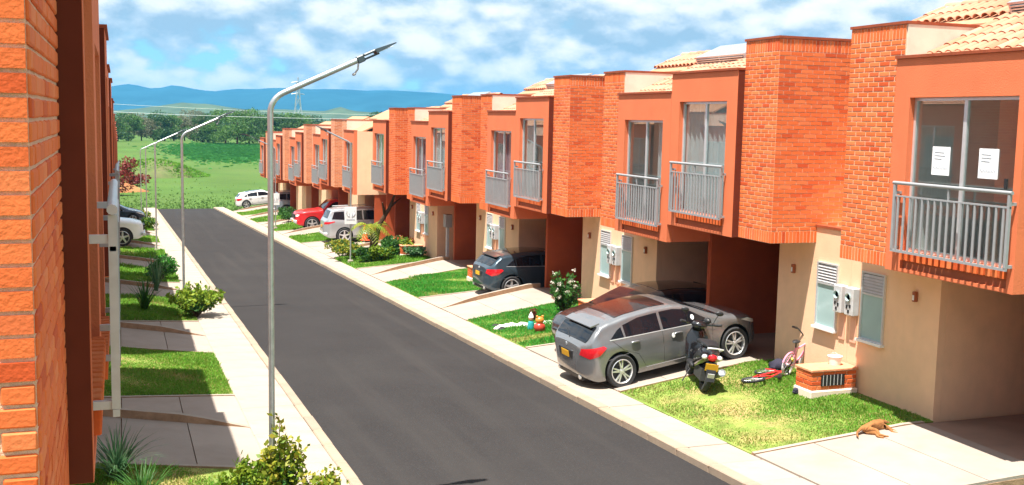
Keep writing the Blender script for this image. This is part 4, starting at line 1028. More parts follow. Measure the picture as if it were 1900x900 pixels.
gn = thing('garden_ornament', 'squat red and orange glazed ornament on the little lawn', 'ornament', (q.x, q.y, gz(q.x, q.y)))
MB().blob((0, 0, .13), (.16, .15, .14), 14).build('body', mat('red_glaze', (.45, .05, .03), .3, .3, 12), gn, True); MB().blob((0, 0, .32), (.12, .11, .10), 12).build('head', mat('orange_glaze', (.65, .22, .04), .3, .3, 12), gn, True)
MB().blob((.08, 0, .42), .035, 8).blob((-.08, 0, .42), .035, 8).build('ears', mat('orange_glaze', (.65, .22, .04)), gn, True)
# white stones laid along the small lawn
st_ = mat('white_stone', (0.72, 0.68, 0.62), 0.9, 0.1, 8, 0.4, 30); sme = []
for k in range(4):
    b = MB().blob((0, 0, .02), (.15, .12, .06), 8); b.v = [(x+random.uniform(-.02, .02), y+random.uniform(-.02, .02), z+random.uniform(-.01, .01)) for x, y, z in b.v]; sme.append(b.mesh('white_stone', st_, True))
for k in range(26):
    t = k/25; q = P(925+115*t+random.uniform(-2, 2), 609-9*t+random.uniform(-2.5, 2.5)); o = link('white_stone', sme[k % 4], None, (q.x, q.y, gz(q.x, q.y)), (0, 0, random.uniform(0, 6)))
    tag(o, 'white stone in the line edging the small lawn with ornaments', 'stone', 'white stones edging the small lawn')
for k, (x, y) in enumerate(((921, 607), (931, 612))):
    q = P(x, y); tag(link('dark_stone', sme[k].copy(), None, (q.x, q.y, gz(q.x, q.y)), (0, 0, k)), 'dark stone beside the white stone edging', 'stone', 'dark stones by the edging').data.materials[0] = m_black
# the flower bed with the palm
bed = [(632, 478, .9, .8, 'yellow-leaved bush at the street corner of the flower bed', m_gold), (655, 482, .8, .7, 'golden green bush next to the corner of the flower bed', m_gold), (680, 486, .6, .6, 'dark green bush at the edge of the flower bed', m_dgreen), (705, 484, .6, .6, 'light green bush in the middle of the flower bed', m_lime),
       (728, 476, .7, .8, 'glossy green bush behind the middle of the flower bed', m_mgreen), (752, 474, .6, .8, 'lime bush before the brick meter box in the flower bed', m_lime), (768, 478, .6, .5, 'bluish green low bush at the house end of the flower bed', m_bgreen), (722, 462, .7, .6, 'dark leafy bush at the foot of the small palm', m_dgreen), (748, 464, .6, .6, 'orange-flowering bush near the brick meter box', m_orng)]
for x, y, rr, h, lab, mm in bed:
    q = P(x, y); bush(q.x, q.y, rr*1.15, rr*.95, h*1.1, lab, [(m_mgreen, .35, 0), (mm, .8, .15)], 5, leafsz=.12, n=1500)
q = P(688, 463)
pm = thing('small_palm', 'small yellowing palm on twin thin stems in the flower bed', 'palm', (q.x, q.y, gz(q.x, q.y)))
MB().tube([(0, 0, -.05), (.02, 0, .6), (0, 0, 1.05)], [.07, .055, .05], 8).build('trunk', m_bark, pm); MB().tube([(.28, .1, -.05), (.24, .08, .6), (.16, .05, 1.05)], [.05, .04, .035], 8).build('trunk', m_bark, pm)
for k in range(17):
    a = 6.283*k/17+random.uniform(-.15, .15); up_ = random.uniform(.35, 1.05); L = random.uniform(1.0, 1.45); V = []; pr = None
    d = Vector((math.cos(a), math.sin(a), 0)); sd = Vector((-d.y, d.x, 0)); pts = []
    for i in range(13):
        t = i/12; pts.append(Vector((0, 0, 1.05))+d*(L*t*.9)+Vector((0, 0, L*(up_*t-1.15*t*t))))
    for i in range(1, 13):
        p = pts[i]; tn = (pts[i]-pts[i-1]).normalized(); ll = .34*math.sin(math.pi*min(1, (i+1)/13.5))+.05
        for s_ in (-1, 1):
            e = p+sd*s_*ll*.85+tn*ll*.5-Vector((0, 0, ll*.35)); w2 = tn*.03; V.append([p-w2, p+w2, e+w2*.2, e-w2*.2])
    leaf_obj('frond', np.array([[tuple(v) for v in q_] for q_ in V]), m_gold if k % 3 == 0 else m_lime, pm)
q = P(677, 446); cn = thing('traffic_cone', 'orange traffic cone standing beside the small palm', 'cone', (q.x, q.y, gz(q.x, q.y)))
m_cone = mat('orange_plastic', (.80, .09, .03), .5, .08, 10)
MB().bev(-.22, .22, -.22, .22, 0, .04, .01).build('base', m_cone, cn); MB().lathe([(.17, .04), (.14, .25), (.09, .55), (.04, .86), (.0, .86)], 18).build('cone_body', m_cone, cn, True); MB().lathe([(.122, .36), (.095, .53)], 18).build('white_band', m_white, cn, True)
q = P(712, 440); tr = thing('leaning_trunk', 'bare dark trunk leaning to the right by a brown garage wall', 'tree', (11.6, 51.5, gz(11.6, 51.5)))
MB().tube([(0, 0, -.1), (.25, -.1, 1.2), (.7, -.3, 2.0), (1.0, -.5, 2.9)], [.14, .12, .09, .04], 8).build('trunk', m_bark, tr, True)
MB().tube([(.5, -.2, 1.7), (.3, -.5, 2.3)], [.09, .03], 6).build('limb', m_bark, tr); MB().tube([(.75, -.32, 2.1), (1.3, -.2, 2.5)], [.08, .02], 6).build('limb', m_bark, tr)
# far right strip: low bushes between the driveways
for (x, y, lab, mm, sz) in ((480, 378, 'flowering bush beside the white hatchback', m_orng, .7), (525, 403, 'dark leafy bush with red flowers behind the far lamp', m_dgreen, .9), (535, 412, 'dark green bush before the red pickup truck', m_mgreen, .8)):
    q = P(x, y); bush(q.x, q.y, sz, sz, sz*.9, lab, [(m_mgreen, .5, 0), (mm, .6, .2)], 4, leafsz=.15, n=700)

# ---------------------------------------------------------------- lawns
mixes = {('R', 0): (2600, .055), ('R', 1): (2200, .10), ('R', 2): (2000, .10), ('L', 1): (2600, .07), ('L', 2): (2200, .07), ('L', 3): (1500, .12)}
names = {('R', 0): 'worn lawn under the scooter and the bicycles', ('R', 1): 'green lawn in front of the rose bush', ('R', 2): 'thick bright lawn between the driveways by the teal hatchback', ('L', 1): 'shaded grass at the foot of the near lamp', ('L', 2): 'square lawn on the left, half in shadow', ('L', 3): 'shaggy lawn around the lime-green shrub'}
for side, cs in (('R', RC), ('L', LC)):
    for k, c in enumerate(cs):
        if side == 'L' and k == 0: continue
        dn, h = mixes.get((side, k), (700 if k < 5 else 350, .13)); wd = .010 if dn > 1400 else .022
        xa, xw = (PR+.02, XR+1.19) if side == 'R' else (XL-1.19, PL-.02)
        if (side, k) == ('R', 0): xa = PR+.05
        lab = names.get((side, k), f'narrow lawn between driveways on the {"right" if side == "R" else "left"}-hand side of the road')
        mm = m_grassl if (side, k) in (('R', 2), ('R', 1)) else m_grass
        wear = (lambda x, y, s_=k*3.1: (np.sin(x*1.7+s_)*np.sin(y*1.3+s_*2)+.5*np.sin(x*4.1+y*2.7)+rng.uniform(-.5, .5, len(x))) > (-.25 if dn == 2600 else -.9))
        if (side, k) == ('R', 1):
            wear = lambda x, y: ~((y < c-1.1) & (y > c-1.75))
        if (side, k) == ('R', 0):
            # grass thickens towards the house wall and thins to dry turf near the road
            wear = lambda x, y: (rng.uniform(0, 1, len(x)) < np.clip((x-10.5)/1.6+.45*np.sin(y*2.2+x)*np.sin(x*3+1), .05, 1))
        grass('lawn_grass', xa, xw, c-LAWN+.02, c+LAWN-.02, c, dn, h, mm, lab, wear, wd)
        if dn > 1400: grass('dry_grass', xa, xw, c-LAWN+.02, c+LAWN-.02, c, dn*.45, h*.75, m_grassd, 'dry yellow blades among the '+lab, None, wd)

# ---------------------------------------------------------------- brick meter boxes in the lawns
m_capb = mat('brick_cap', (0.74, 0.30, 0.16), 0.85, 0.15, 9, 0.3, 40)
def meter_box(X, Y, c, label, lod, dx=1.0, dy=.5, h=.50):
    z = lot(X, Y, c); r = thing('brick_meter_box', label, 'meter box', (X, Y, z), 0, 'low brick meter boxes before the houses')
    MB().bev(-dx/2-.03, dx/2+.03, -dy/2-.03, dy/2+.03, -.2, .10, .02).build('plinth', m_cream, r)
    co = MB().box(-dx/2+.012, dx/2-.012, -dy/2+.012, dy/2-.012, .103, h-.05).build('core', m_mortar, r)
    md = 'obj' if lod == 0 else 'joined'
    for org, u, nv, w_ in (((-dx/2+.005, -dy/2, 0), (0, 1, 0), (-1, 0, 0), dy), ((-dx/2, -dy/2+.005, 0), (1, 0, 0), (0, -1, 0), dx)):
        brickwork(co, org, u, nv, w_, .11, h-.055, 1, md, soldier=(False, False), course=.088)
    MB().bev(-dx/2-.02, dx/2+.02, -dy/2-.02, dy/2+.02, h-.048, h, .01).build('cap', m_capb, r)
    MB().box(-.30, .22, -dy/2-.016, -dy/2-.008, .18, h-.11).build('meter_opening', m_black, r)
    for k in range(6): MB().box(-.26+k*.08, -.248+k*.08, -dy/2-.022, -dy/2-.0165, .185, h-.115).build('bar', m_wmetal, r)
    return r
q = P(1529, 738)
meter_box(12.5, 16.75, RC[0], 'low brick meter box with a dark barred opening behind the bicycles', 0)
meter_box(12.45, 27.0, RC[1], 'low brick meter box hidden behind the rose bush', 0)
meter_box(12.45, 37.2, RC[2], 'low brick meter box beside the teal hatchback', 1)
meter_box(12.45, 47.6, RC[3], 'low brick meter box at the back of the flower bed', 1)
bk_ = thing('bucket', 'white plastic tub on top of the brick meter box', 'bucket', (12.72, 16.80, lot(12.5, 16.75, RC[0])+.50)); bk_.scale = (.62,)*3
MB().lathe([(0, 0), (.17, 0), (.21, .24), (.225, .25), (.225, .27), (.2, .27), (.165, .02), (0, .02)], 20).build('tub', m_white, bk_, True)
MB().tube([(0, -.21, .25), (0, -.15, .33), (0, 0, .37), (0, .15, .33), (0, .21, .25)], .008, 6).build('handle', m_wmetal, bk_)
gm = thing('service_post', 'grey box on a pale post against the house wall', 'post', (13.0, 43.6, lot(13, 43.6)))
MB().bev(-.06, .06, -.06, .06, 0, 1.7, .01).build('post', m_wmetal, gm); MB().bev(-.15, .15, -.18, .18, 1.7, 2.25, .02).build('box', m_gmetal, gm)

# ---------------------------------------------------------------- scooter
def scooter(loc, rz, label):
    r = thing('motor_scooter', label, 'scooter', loc, rz); r.scale = (1.13,)*3; r.rotation_euler = (R(7), 0, rz)
    def wheel(x):
        w_ = MB().lathe([(.15, -.04), (.235, -.055), (.262, -.03), (.268, 0), (.262, .03), (.235, .055), (.15, .04)], 28, axis='y').build('wheel', m_rubber, r, True, (x, 0, .268))
        h = MB().lathe([(.155, -.03), (.14, -.035), (.14, .035), (.155, .03)], 24, axis='y')
        for k in range(5):
            st = len(h.v); h.box(-.014, .014, -.018, .018, .03, .145); h.xform(Matrix.Rotation(2*math.pi*k/5, 4, 'Y'), st)
        h.lathe([(0, -.04), (.04, -.04), (.04, .04), (0, .04)], 14, axis='y'); h.build('hub', m_brake, w_, True)
    wheel(-.62); wheel(.64)
    def loft(secs, n=14):
        b = MB(); vs = []
        for (x, zc, w_, h, e) in secs:
            for k in range(n):
                t = 2*math.pi*k/n; c, s_ = math.cos(t), math.sin(t)
                vs.append((x, w_*math.copysign(abs(c)**e, c), zc+h*math.copysign(abs(s_)**e, s_)))
        fs = [(i*n+k, i*n+(k+1) % n, (i+1)*n+(k+1) % n, (i+1)*n+k) for i in range(len(secs)-1) for k in range(n)]+[tuple(range(n))[::-1], tuple((len(secs)-1)*n+k for k in range(n))]
        return b.add(vs, fs)
    loft([(-.90, .70, .05, .05, .8), (-.84, .69, .12, .10, .75), (-.70, .66, .165, .15, .7), (-.45, .60, .18, .18, .7), (-.2, .53, .17, .20, .7), (-.05, .42, .14, .15, .7)]).build('rear_bodywork', m_gloss, r, True)
    loft([(-.80, .83, .10, .03, .7), (-.60, .84, .155, .05, .7), (-.3, .82, .15, .05, .7), (-.02, .78, .12, .045, .7), (.06, .76, .06, .02, .8)]).build('seat', m_black, r, True)
    MB().bev(-.08, .38, -.16, .16, .27, .36, .03).build('footboard', m_black, r, True)
    loft([(.34, .34, .15, .06, .7), (.40, .50, .20, .18, .8), (.46, .70, .21, .16, .8), (.52, .86, .13, .10, .9), (.55, .95, .08, .06, 1)]).build('leg_shield', m_gloss, r, True)
    loft([(.30, .46, .04, .04, 1), (.50, .50, .085, .05, .9), (.72, .53, .09, .045, .9), (.92, .42, .05, .03, 1)]).build('front_mudguard', m_gloss, r, True)
    MB().tube([(.66, .055, .28), (.56, .055, .60)], .02, 8).tube([(.66, -.055, .28), (.56, -.055, .60)], .02, 8).build('front_fork', m_alu, r)
    b = MB(); b.blob((.46, 0, .98), (.12, .15, .08), 14); b.tube([(.48, -.15, .99), (.36, -.34, 1.03)], .018, 8); b.tube([(.48, .15, .99), (.36, .34, 1.03)], .018, 8); hb_ = b.build('handlebar', m_gloss, r, True)
    for sg in (1, -1):
        MB().tube([(.42, sg*.22, 1.0), (.40, sg*.27, 1.14), (.40, sg*.30, 1.20)], .007, 6).blob((.39, sg*.32, 1.24), (.02, .075, .045), 10).build('mirror', m_black, hb_, True)
        MB().tube([(.40, sg*.28, 1.02), (.345, sg*.38, 1.04)], .024, 8).build('grip', m_rubber, hb_)
        MB().blob((-.86, sg*.135, .66), (.045, .05, .045), 10).build('rear_indicator', m_clear, r, True)
    MB().blob((-.885, 0, .66), (.04, .085, .065), 12).build('tail_lamp', m_red, r, True)
    MB().tube([(-.86, -.11, .79), (-1.0, -.13, .84), (-1.02, 0, .85), (-1.0, .13, .84), (-.86, .11, .79)], .014, 8).build('grab_rail', m_alu, r, True)
    MB().add([(-.90, -.09, .58), (-.90, .09, .58), (-.98, .07, .26), (-.98, -.07, .26), (-.88, -.09, .58), (-.88, .09, .58), (-.96, .07, .26), (-.96, -.07, .26)], [(0, 1, 2, 3), (7, 6, 5, 4), (0, 3, 7, 4), (1, 5, 6, 2), (0, 4, 5, 1), (3, 2, 6, 7)]).build('rear_mudguard', m_black, r)
    MB().box(-.005, .005, -.11, .11, -.065, .065).xform(Matrix.Translation((-.935, 0, .50)) @ Matrix.Rotation(R(-14), 4, 'Y')).build('licence_plate', m_plate, r)
    MB().bev(-.006, .006, -.06, .06, -.07, .05, .003).xform(Matrix.Translation((-.965, 0, .35)) @ Matrix.Rotation(R(-14), 4, 'Y')).build('reflector', m_wmetal, r)
    MB().tube([(-.1, -.17, .25), (-.4, -.20, .28), (-.55, -.205, .30)], .03, 8).tube([(-.5, -.205, .29), (-.86, -.21, .42)], [.055, .065], 12).build('exhaust', m_alu, r, True)
    MB().tube([(.05, .12, .28), (-.02, .26, .01)], .012, 6).build('side_stand', m_black, r)
    MB().box(-.70, -.15, -.11, .11, .20, .42).build('engine', m_brake, r)
    return r
q = P(1313, 722); scooter((q.x+.05, q.y+.55, gz(q.x, q.y+.5)-.005), R(72), 'black motor scooter leaning on its stand on the worn lawn')

# ---------------------------------------------------------------- children's bicycles
def bicycle(loc, rot, label, mf, mtyre, wr=.20, wb=.70, grip=None, basket=False, guard=None):
    r = thing('child_bicycle', label, 'bicycle', loc); r.scale = (1.15,)*3; r.rotation_euler = rot
    for x in (-wb/2, wb/2):
        w_ = MB().lathe([(wr-.03, -.012), (wr-.008, -.022), (wr, 0), (wr-.008, .022), (wr-.03, .012), (wr-.035, 0), (wr-.03, -.012)], 26, axis='y').build('wheel', mtyre, r, True, (x, 0, wr))
        s_ = MB()
        for k in range(9):
            a = 2*math.pi*k/9; s_.tube([(0, .02*(-1)**k, 0), (math.sin(a)*(wr-.03), 0, math.cos(a)*(wr-.03))], .003, 4)
        s_.lathe([(0, -.03), (.022, -.03), (.022, .03), (0, .03)], 10, axis='y'); s_.build('spokes', m_alu, w_)
        if guard:
            g_ = MB(); n = 10
            g_.tube([(x+math.cos(a)*(wr+.025), 0, wr+math.sin(a)*(wr+.025)) for a in [R(20+140*k/n) for k in range(n+1)]], .018, 6); g_.build('mudguard', guard, r, True)
    bb = Vector((-.05, 0, wr*.95)); seat = Vector((-.17, 0, wr+.30)); head = Vector((wb/2-.11, 0, wr+.32)); hl = Vector((wb/2-.08, 0, wr+.20))
    f = MB(); f.tube([tuple(bb), tuple(seat)], .016, 8); f.tube([tuple(seat-Vector((0, 0, .05))), tuple(head)], .017, 8); f.tube([tuple(bb), tuple(hl)], .019, 8); f.tube([tuple(head+Vector((-.01, 0, .04))), tuple(hl)], .02, 8)
    for sg in (1, -1): f.tube([(-wb/2, sg*.045, wr), (-.05, sg*.02, wr*.95)], .01, 6); f.tube([(-wb/2, sg*.045, wr), tuple(seat+Vector((0, sg*.015, -.06)))], .009, 6); f.tube([(wb/2, sg*.045, wr), tuple(hl+Vector((0, sg*.03, 0)))], .013, 6)
    f.build('frame', mf, r, True)
    MB().tube([tuple(seat), tuple(seat+Vector((-.02, 0, .09)))], .013, 6).blob(tuple(seat+Vector((-.02, 0, .11))), (.115, .06, .028), 10).build('saddle', m_black, r, True)
    h = MB(); h.tube([tuple(head), tuple(head+Vector((-.03, 0, .13)))], .014, 6); h.tube([(head.x-.09, -.22, head.z+.24), (head.x-.05, -.18, head.z+.22), (head.x-.02, -.06, head.z+.12), (head.x-.02, .06, head.z+.12), (head.x-.05, .18, head.z+.22), (head.x-.09, .22, head.z+.24)], .012, 8); hb_ = h.build('handlebar', m_black, r, True)
    for sg in (1, -1): MB().tube([(head.x-.07, sg*.20, head.z+.23), (head.x-.15, sg*.25, head.z+.25)], .019, 8).build('grip', grip or m_black, hb_, True)
    MB().lathe([(0, -.03), (.055, -.03), (.055, -.024), (0, -.024)], 14, tuple(bb), 'y').tube([tuple(bb+Vector((0, -.05, 0))), tuple(bb+Vector((.09, -.06, -.06)))], .008, 6).tube([tuple(bb+Vector((0, .05, 0))), tuple(bb+Vector((-.09, .06, .06)))], .008, 6).build('crank', m_black, r)
    if basket: MB().bev(wb/2-.04, wb/2+.14, -.10, .10, wr+.30, wr+.46, .015).build('basket', mat('turquoise_plastic', (.05, .42, .48), .4, .05, 8), r)
    return r
m_pinkw = mat('pink_paint', (.80, .28, .40), .4, .05, 8, coat=.4)
q = P(1388, 702); bicycle((q.x, q.y, gz(q.x, q.y)+.05), (R(80), 0, R(40)), 'red childrens bicycle lying on its side with a yellow grip', mat('red_bike_paint', (.62, .03, .03), .35, .06, 8, coat=.5), m_rubber, .21, .74, mat('yellow_grip', (.80, .58, .03), .5, .05, 8))
q = P(1480, 690); bicycle((q.x-.1, q.y-.05, gz(q.x, q.y)), (R(9), 0, R(28)), 'pink childrens bicycle with white tyres standing by the meter box', m_pinkw, mat('white_tyre', (.75, .73, .74), .7, .05, 8), .20, .66, m_black, False, m_pinkw)
q = P(1443, 688); bag = thing('cloth_bundle', 'dark cloth bundle behind the red bicycle', 'bundle', (q.x, q.y, gz(q.x, q.y)))
b = MB().blob((0, 0, .10), (.20, .16, .13), 16); b.v = [(x*(1+.12*math.sin(z*40+y*25)), y*(1+.12*math.sin(x*33)), z*(1+.1*math.sin(x*30+y*20))) for x, y, z in b.v]; b.build('cloth', mat('navy_cloth', (.022, .02, .04), .9, .2, 10), bag, True)

# ---------------------------------------------------------------- dog asleep on its side
def dog(loc, rz, label):
    r = thing('dog', label, 'dog', loc, rz); r.scale = (.86,)*3
    J = [((-.20, 0, .115), .10), ((-.02, .01, .11), .085), ((.16, 0, .125), .112), ((.29, .02, .12), .085), ((.40, .05, .095), .055), ((.47, .06, .085), .068), ((.54, .04, .070), .045), ((.61, .01, .055), .028),
         ((-.26, -.08, .10), .068), ((-.14, -.20, .075), .045), ((-.24, -.31, .05), .026), ((-.18, -.42, .03), .020), ((-.13, -.45, .025), .021),
         ((-.27, -.06, .05), .06), ((-.18, -.22, .035), .04), ((-.31, -.33, .028), .024), ((-.26, -.44, .022), .020),
         ((.20, -.10, .10), .055), ((.24, -.24, .065), .036), ((.16, -.34, .04), .024), ((.21, -.44, .028), .022),
         ((.22, -.09, .05), .05), ((.30, -.24, .03), .032), ((.28, -.38, .025), .022), ((.32, -.45, .022), .020),
         ((-.33, .03, .09), .035), ((-.46, .02, .05), .024), ((-.58, -.06, .025), .018), ((-.64, -.14, .02), .010)]
    E = [(0, 1), (1, 2), (2, 3), (3, 4), (4, 5), (5, 6), (6, 7), (0, 8), (8, 9), (9, 10), (10, 11), (11, 12), (0, 13), (13, 14), (14, 15), (15, 16), (2, 17), (17, 18), (18, 19), (19, 20), (2, 21), (21, 22), (22, 23), (23, 24), (0, 25), (25, 26), (26, 27), (27, 28)]
    me = bpy.data.meshes.new('body'); me.from_pydata([j[0] for j in J], E, []); o = link('body', me, r)
    md = o.modifiers.new('skin', 'SKIN'); sk = me.skin_vertices[0].data
    for v, (p, rad) in zip(sk, J): v.radius = (rad, rad)
    sk[0].use_root = True
    o.modifiers.new('sub', 'SUBSURF').levels = 2
    bpy.context.view_layer.update(); nm = bpy.data.meshes.new_from_object(o.evaluated_get(bpy.context.evaluated_depsgraph_get())); o.modifiers.clear(); o.data = nm
    nm.materials.clear(); nm.materials.append(mat('tan_fur', (.34, .15, .055), .95, .3, 9, .7, 60, spec=.1, stain=((.16, .07, .03), 5, .6)))
    nm.polygons.foreach_set('use_smooth', [True]*len(nm.polygons))
    fur = mat('dark_fur', (.12, .055, .025), .95, .2, 9)
    for sg in (0, 1): MB().add([(.44, .03+.07*sg, .14-.02*sg), (.50, .05+.06*sg, .14-.02*sg), (.435, .06+.09*sg, .20-.03*sg), (.45, .03+.07*sg, .13-.02*sg)], [(0, 1, 2), (0, 2, 3), (1, 3, 2)]).build('ear', fur, r)
    MB().blob((.635, .0, .058), .014, 8).build('nose', m_black, r, True); MB().blob((.53, .01, .105), .010, 8).build('eye', m_black, r)
q = P(1618, 800); dog((q.x, q.y, gz(q.x, q.y)+.0), R(18), 'tan dog asleep on its side on the grass')
q = P(1482, 731); sh = thing('shoe', 'dark shoe dropped on the grass beside the meter box', 'shoe', (q.x, q.y, gz(q.x, q.y)))
MB().blob((0, 0, .045), (.15, .055, .05), 12).blob((-.07, 0, .08), (.06, .05, .045), 10).build('shoe_upper', mat('navy_cloth', (.02, .02, .04)), sh, True)

# ---------------------------------------------------------------- beyond the road: field, trees, hills, pylon
def tree(X, Y, h, rx, label, m, seed, name='field_tree', group='trees beyond the field', n=2600, z=None, ls=.55, lob=16):
    rnd = random.Random(seed); z = far_z(X, Y) if z is None else z
    r = thing(name, label, 'tree', (X, Y, z-.1), 0, group)
    tb = MB(); tb.tube([(0, 0, 0), (rnd.uniform(-.2, .2), 0, h*.25), (rnd.uniform(-.4, .4), rnd.uniform(-.3, .3), h*.6)], [h*.030, h*.024, h*.012], 7)
    lobes = []
    for k in range(lob):
        a = rnd.uniform(0, 6.283); zz = h*rnd.uniform(.16, .90); q_ = rx*rnd.uniform(.1, .75)*(1.1-.7*abs(zz/h-.5)); s_ = rnd.uniform(.20, .42)
        c = (math.cos(a)*q_, math.sin(a)*q_, zz); lobes.append((c, (rx*s_, rx*s_, h*s_*.38)))
        if k < 6: tb.tube([(0, 0, h*.3), (c[0]*.5, c[1]*.5, (h*.3+zz)/2+.2), c], [h*.014, h*.01, h*.004], 5)
    tb.build('trunk', m_bark, r)
    leaf_obj('crown', leaves(crown_points(n, lobes), ls, m, .8), m, r); return r
m_t = [leaf('tree_leaf_a', (.05, .12, .035), (.075, .16, .04), (.035, .09, .03)), leaf('tree_leaf_b', (.09, .20, .045), (.13, .25, .05), (.06, .15, .04)), leaf('tree_leaf_c', (.16, .17, .09), (.20, .20, .11), (.11, .13, .07))]
def at(px, D):
    """a point on the flat field in the column px of the photo, D along the view"""
    d = ray(px, 230); s_ = D/abs((M3.transposed() @ d).z); return d.x*s_, d.y*s_
tl = [(218, 330, 9, 6.5, 0), (238, 345, 8.5, 6, 1), (262, 360, 8, 7, 2), (285, 350, 7.5, 7, 2), (305, 340, 9, 6, 0), (322, 355, 9.5, 6.5, 1), (342, 370, 8.5, 7, 2), (360, 365, 9, 7, 2), (376, 320, 9.5, 5.0, 0), (398, 330, 8.2, 6, 0), (418, 310, 9.5, 7.5, 1), (440, 305, 10.5, 9, 1), (462, 315, 9.0, 7, 0), (482, 330, 8.5, 6, 1), (505, 345, 8.5, 7, 0), (530, 350, 9.5, 7, 0), (556, 350, 10.0, 8, 1), (580, 380, 9, 8, 0), (612, 420, 9, 8, 2), (646, 440, 9, 9, 0), (690, 470, 9, 9, 1)]
lb3 = ['dark evergreen tree in the tree line beyond the field', 'bright green rounded tree in the tree line beyond the field', 'pale dry-looking tree in the tree line beyond the field']
for i, (px, D, h, rx, k) in enumerate(tl):
    X, Y = at(px, D); tree(X, Y, h, rx, lb3[k], m_t[k], i+1)
for i in range(16):
    X, Y = at(190+i*34+random.uniform(-8, 8), random.uniform(430, 640)); tree(X, Y, random.uniform(9, 12), random.uniform(9, 12), ['distant dark tree behind the tree line', 'distant green tree behind the tree line', 'distant pale tree behind the tree line'][i % 3], m_t[i % 3], 100+i, n=1500, ls=.9)
# red-leaved tree and the bare earth bank on the left
X, Y = at(242, 135); tree(X, Y, 4.6, 2.6, 'red-leaved tree standing behind the earth bank', m_redl, 55, 'red_tree', None, 1500, ls=.32)
X, Y = at(213, 125); tree(X, Y, 3.4, 2.4, 'reddish shrub tree at the end of the left row', m_redl, 56, 'red_tree', None, 1200, ls=.30)
for i, (px, D, rx, h, lab) in enumerate(((283, 165, 6.0, 2.6, 'weedy earth bank beyond the road end'), (214, 132, 2.6, 1.3, 'bare reddish earth heap beside the red-leaved tree'))):
    X, Y = at(px, D); b = MB(); n, k = 18, 8; vs = [(0, 0, h)]
    for j in range(1, k+1):
        for a_ in range(n):
            t = 2*math.pi*a_/n; rr = rx*j/k*(1+.12*math.sin(3*t+i)); vs.append((math.cos(t)*rr*1.5, math.sin(t)*rr, h*math.cos(math.pi/2*j/k)**1.3+random.uniform(-.12, .12)-(.5 if j == k else 0)))
    fs = [(0, 1+a_, 1+(a_+1) % n) for a_ in range(n)]+[(1+(j-1)*n+a_, 1+j*n+a_, 1+j*n+(a_+1) % n, 1+(j-1)*n+(a_+1) % n) for j in range(1, k) for a_ in range(n)]
    b.add(vs, fs); o = b.build('earth_bank', mat('weedy_bank', (.085, .115, .03), .95, .3, .8, .8, 3, stain=((.12, .11, .045), .35, .8)) if i == 0 else mat('red_earth', (.36, .13, .05), .95, .3, 1.2, .8, 4, stain=((.16, .17, .05), .6, .6)), None, True, (X, Y, far_z(X, Y)-.15)); tag(o, kind='structure'); o['label'] = lab
# rough grass over the field
def field_grass(name, pts, m, h, wd, label):
    n = len(pts); th = rng.uniform(0, 3.14, n); hh = h*rng.uniform(.4, 1.3, n); w_ = wd*rng.uniform(.6, 1.5, n)
    c, s_ = np.cos(th)*w_, np.sin(th)*w_; zz = np.zeros(n)
    V = np.empty((n, 4, 3)); V[:, 0] = pts-np.stack([c, s_, zz], 1); V[:, 1] = pts+np.stack([c, s_, zz], 1); V[:, 2] = pts+np.stack([c*.5+rng.normal(0, .1, n), s_*.5, hh], 1); V[:, 3] = pts+np.stack([-c*.6+rng.normal(0, .1, n), -s_*.6, hh*.8], 1)
    tag(link(name, raw_mesh(name, V.reshape(-1, 3), np.arange(n*4).reshape(-1, 4), m)), label, 'grass', kind='stuff')
m_fg = leaf('pasture_blade', (.15, .27, .06), (.17, .28, .07), (.13, .24, .05)); m_fl = leaf('crop_leaf', (.06, .27, .05), (.075, .30, .06), (.05, .23, .045))
pts = []
for _ in range(16000):
    D = YEND*1.0+rng.exponential(9)+.3; X = rng.uniform(-45, 75)
    pts.append((X, D, far_z(X, D)-.02))
field_grass('pasture_grass', np.array(pts), m_fg, .20, .05, 'rough pasture grass beyond the end of the road')
pts = []
for _ in range(12000):
    px = 420+48*rng.normal(); D = 262+20*rng.normal(); X, Y = at(px, D); pts.append((X, Y, far_z(X, Y)-.02))
field_grass('crop_rows', np.array(pts), m_fl, .22, .5, 'bright green crop strip before the tree line')
pts = []
for _ in range(2600):
    a = rng.uniform(0, 6.283); q_ = 5.6*math.sqrt(rng.uniform(0, 1)); X, Y = at(283, 165); pts.append((X+math.cos(a)*q_*1.5, Y+math.sin(a)*q_, far_z(X, Y)+2.6*math.cos(min(1.5, q_/6*1.57))**1.3-.2))
field_grass('bank_weeds', np.array(pts), m_grass, .25, .15, 'tall weeds covering the earth bank')
# hills: two ranges, built where they stand
def ridge(name, D, prof, m, depth, seed, zbase):
    """a mountain range: crest heights (px, py) turned into metres at distance D"""
    rs = random.Random(seed); ph = [rs.uniform(0, 6.28) for _ in range(8)]; nx_, ny_ = 150, 14; V = []
    px0, px1 = prof[0][0], prof[-1][0]
    for j in range(ny_+1):
        t = j/ny_
        for i in range(nx_+1):
            px = px0+(px1-px0)*i/nx_; X, Y = at(px, D+depth*(t-.5)); hor = 208+.02*(px-220)
            hc = CZ+(hor-interp(prof, px))/F*D
            rg = sum(math.sin(px*.045*(2**q_)*.7+ph[q_]+t*3*(q_+1))/(1.6**q_) for q_ in range(5))
            f = max(0, 1-abs(t-.5)*2); sh = f**(.75+.15*math.sin(px*.06+ph[6]))
            V.append((X, Y, zbase+(hc-zbase)*sh+rg*(hc-zbase)*.035*f*(1 if t < .5 else .4)))
    q_ = nx_+1; fs = [(j*q_+i, j*q_+i+1, (j+1)*q_+i+1, (j+1)*q_+i) for j in range(ny_) for i in range(nx_)]
    o = link(name, raw_mesh(name, V, fs, m)); o.data.polygons.foreach_set('use_smooth', [True]*len(fs)); return tag(o, kind='structure')
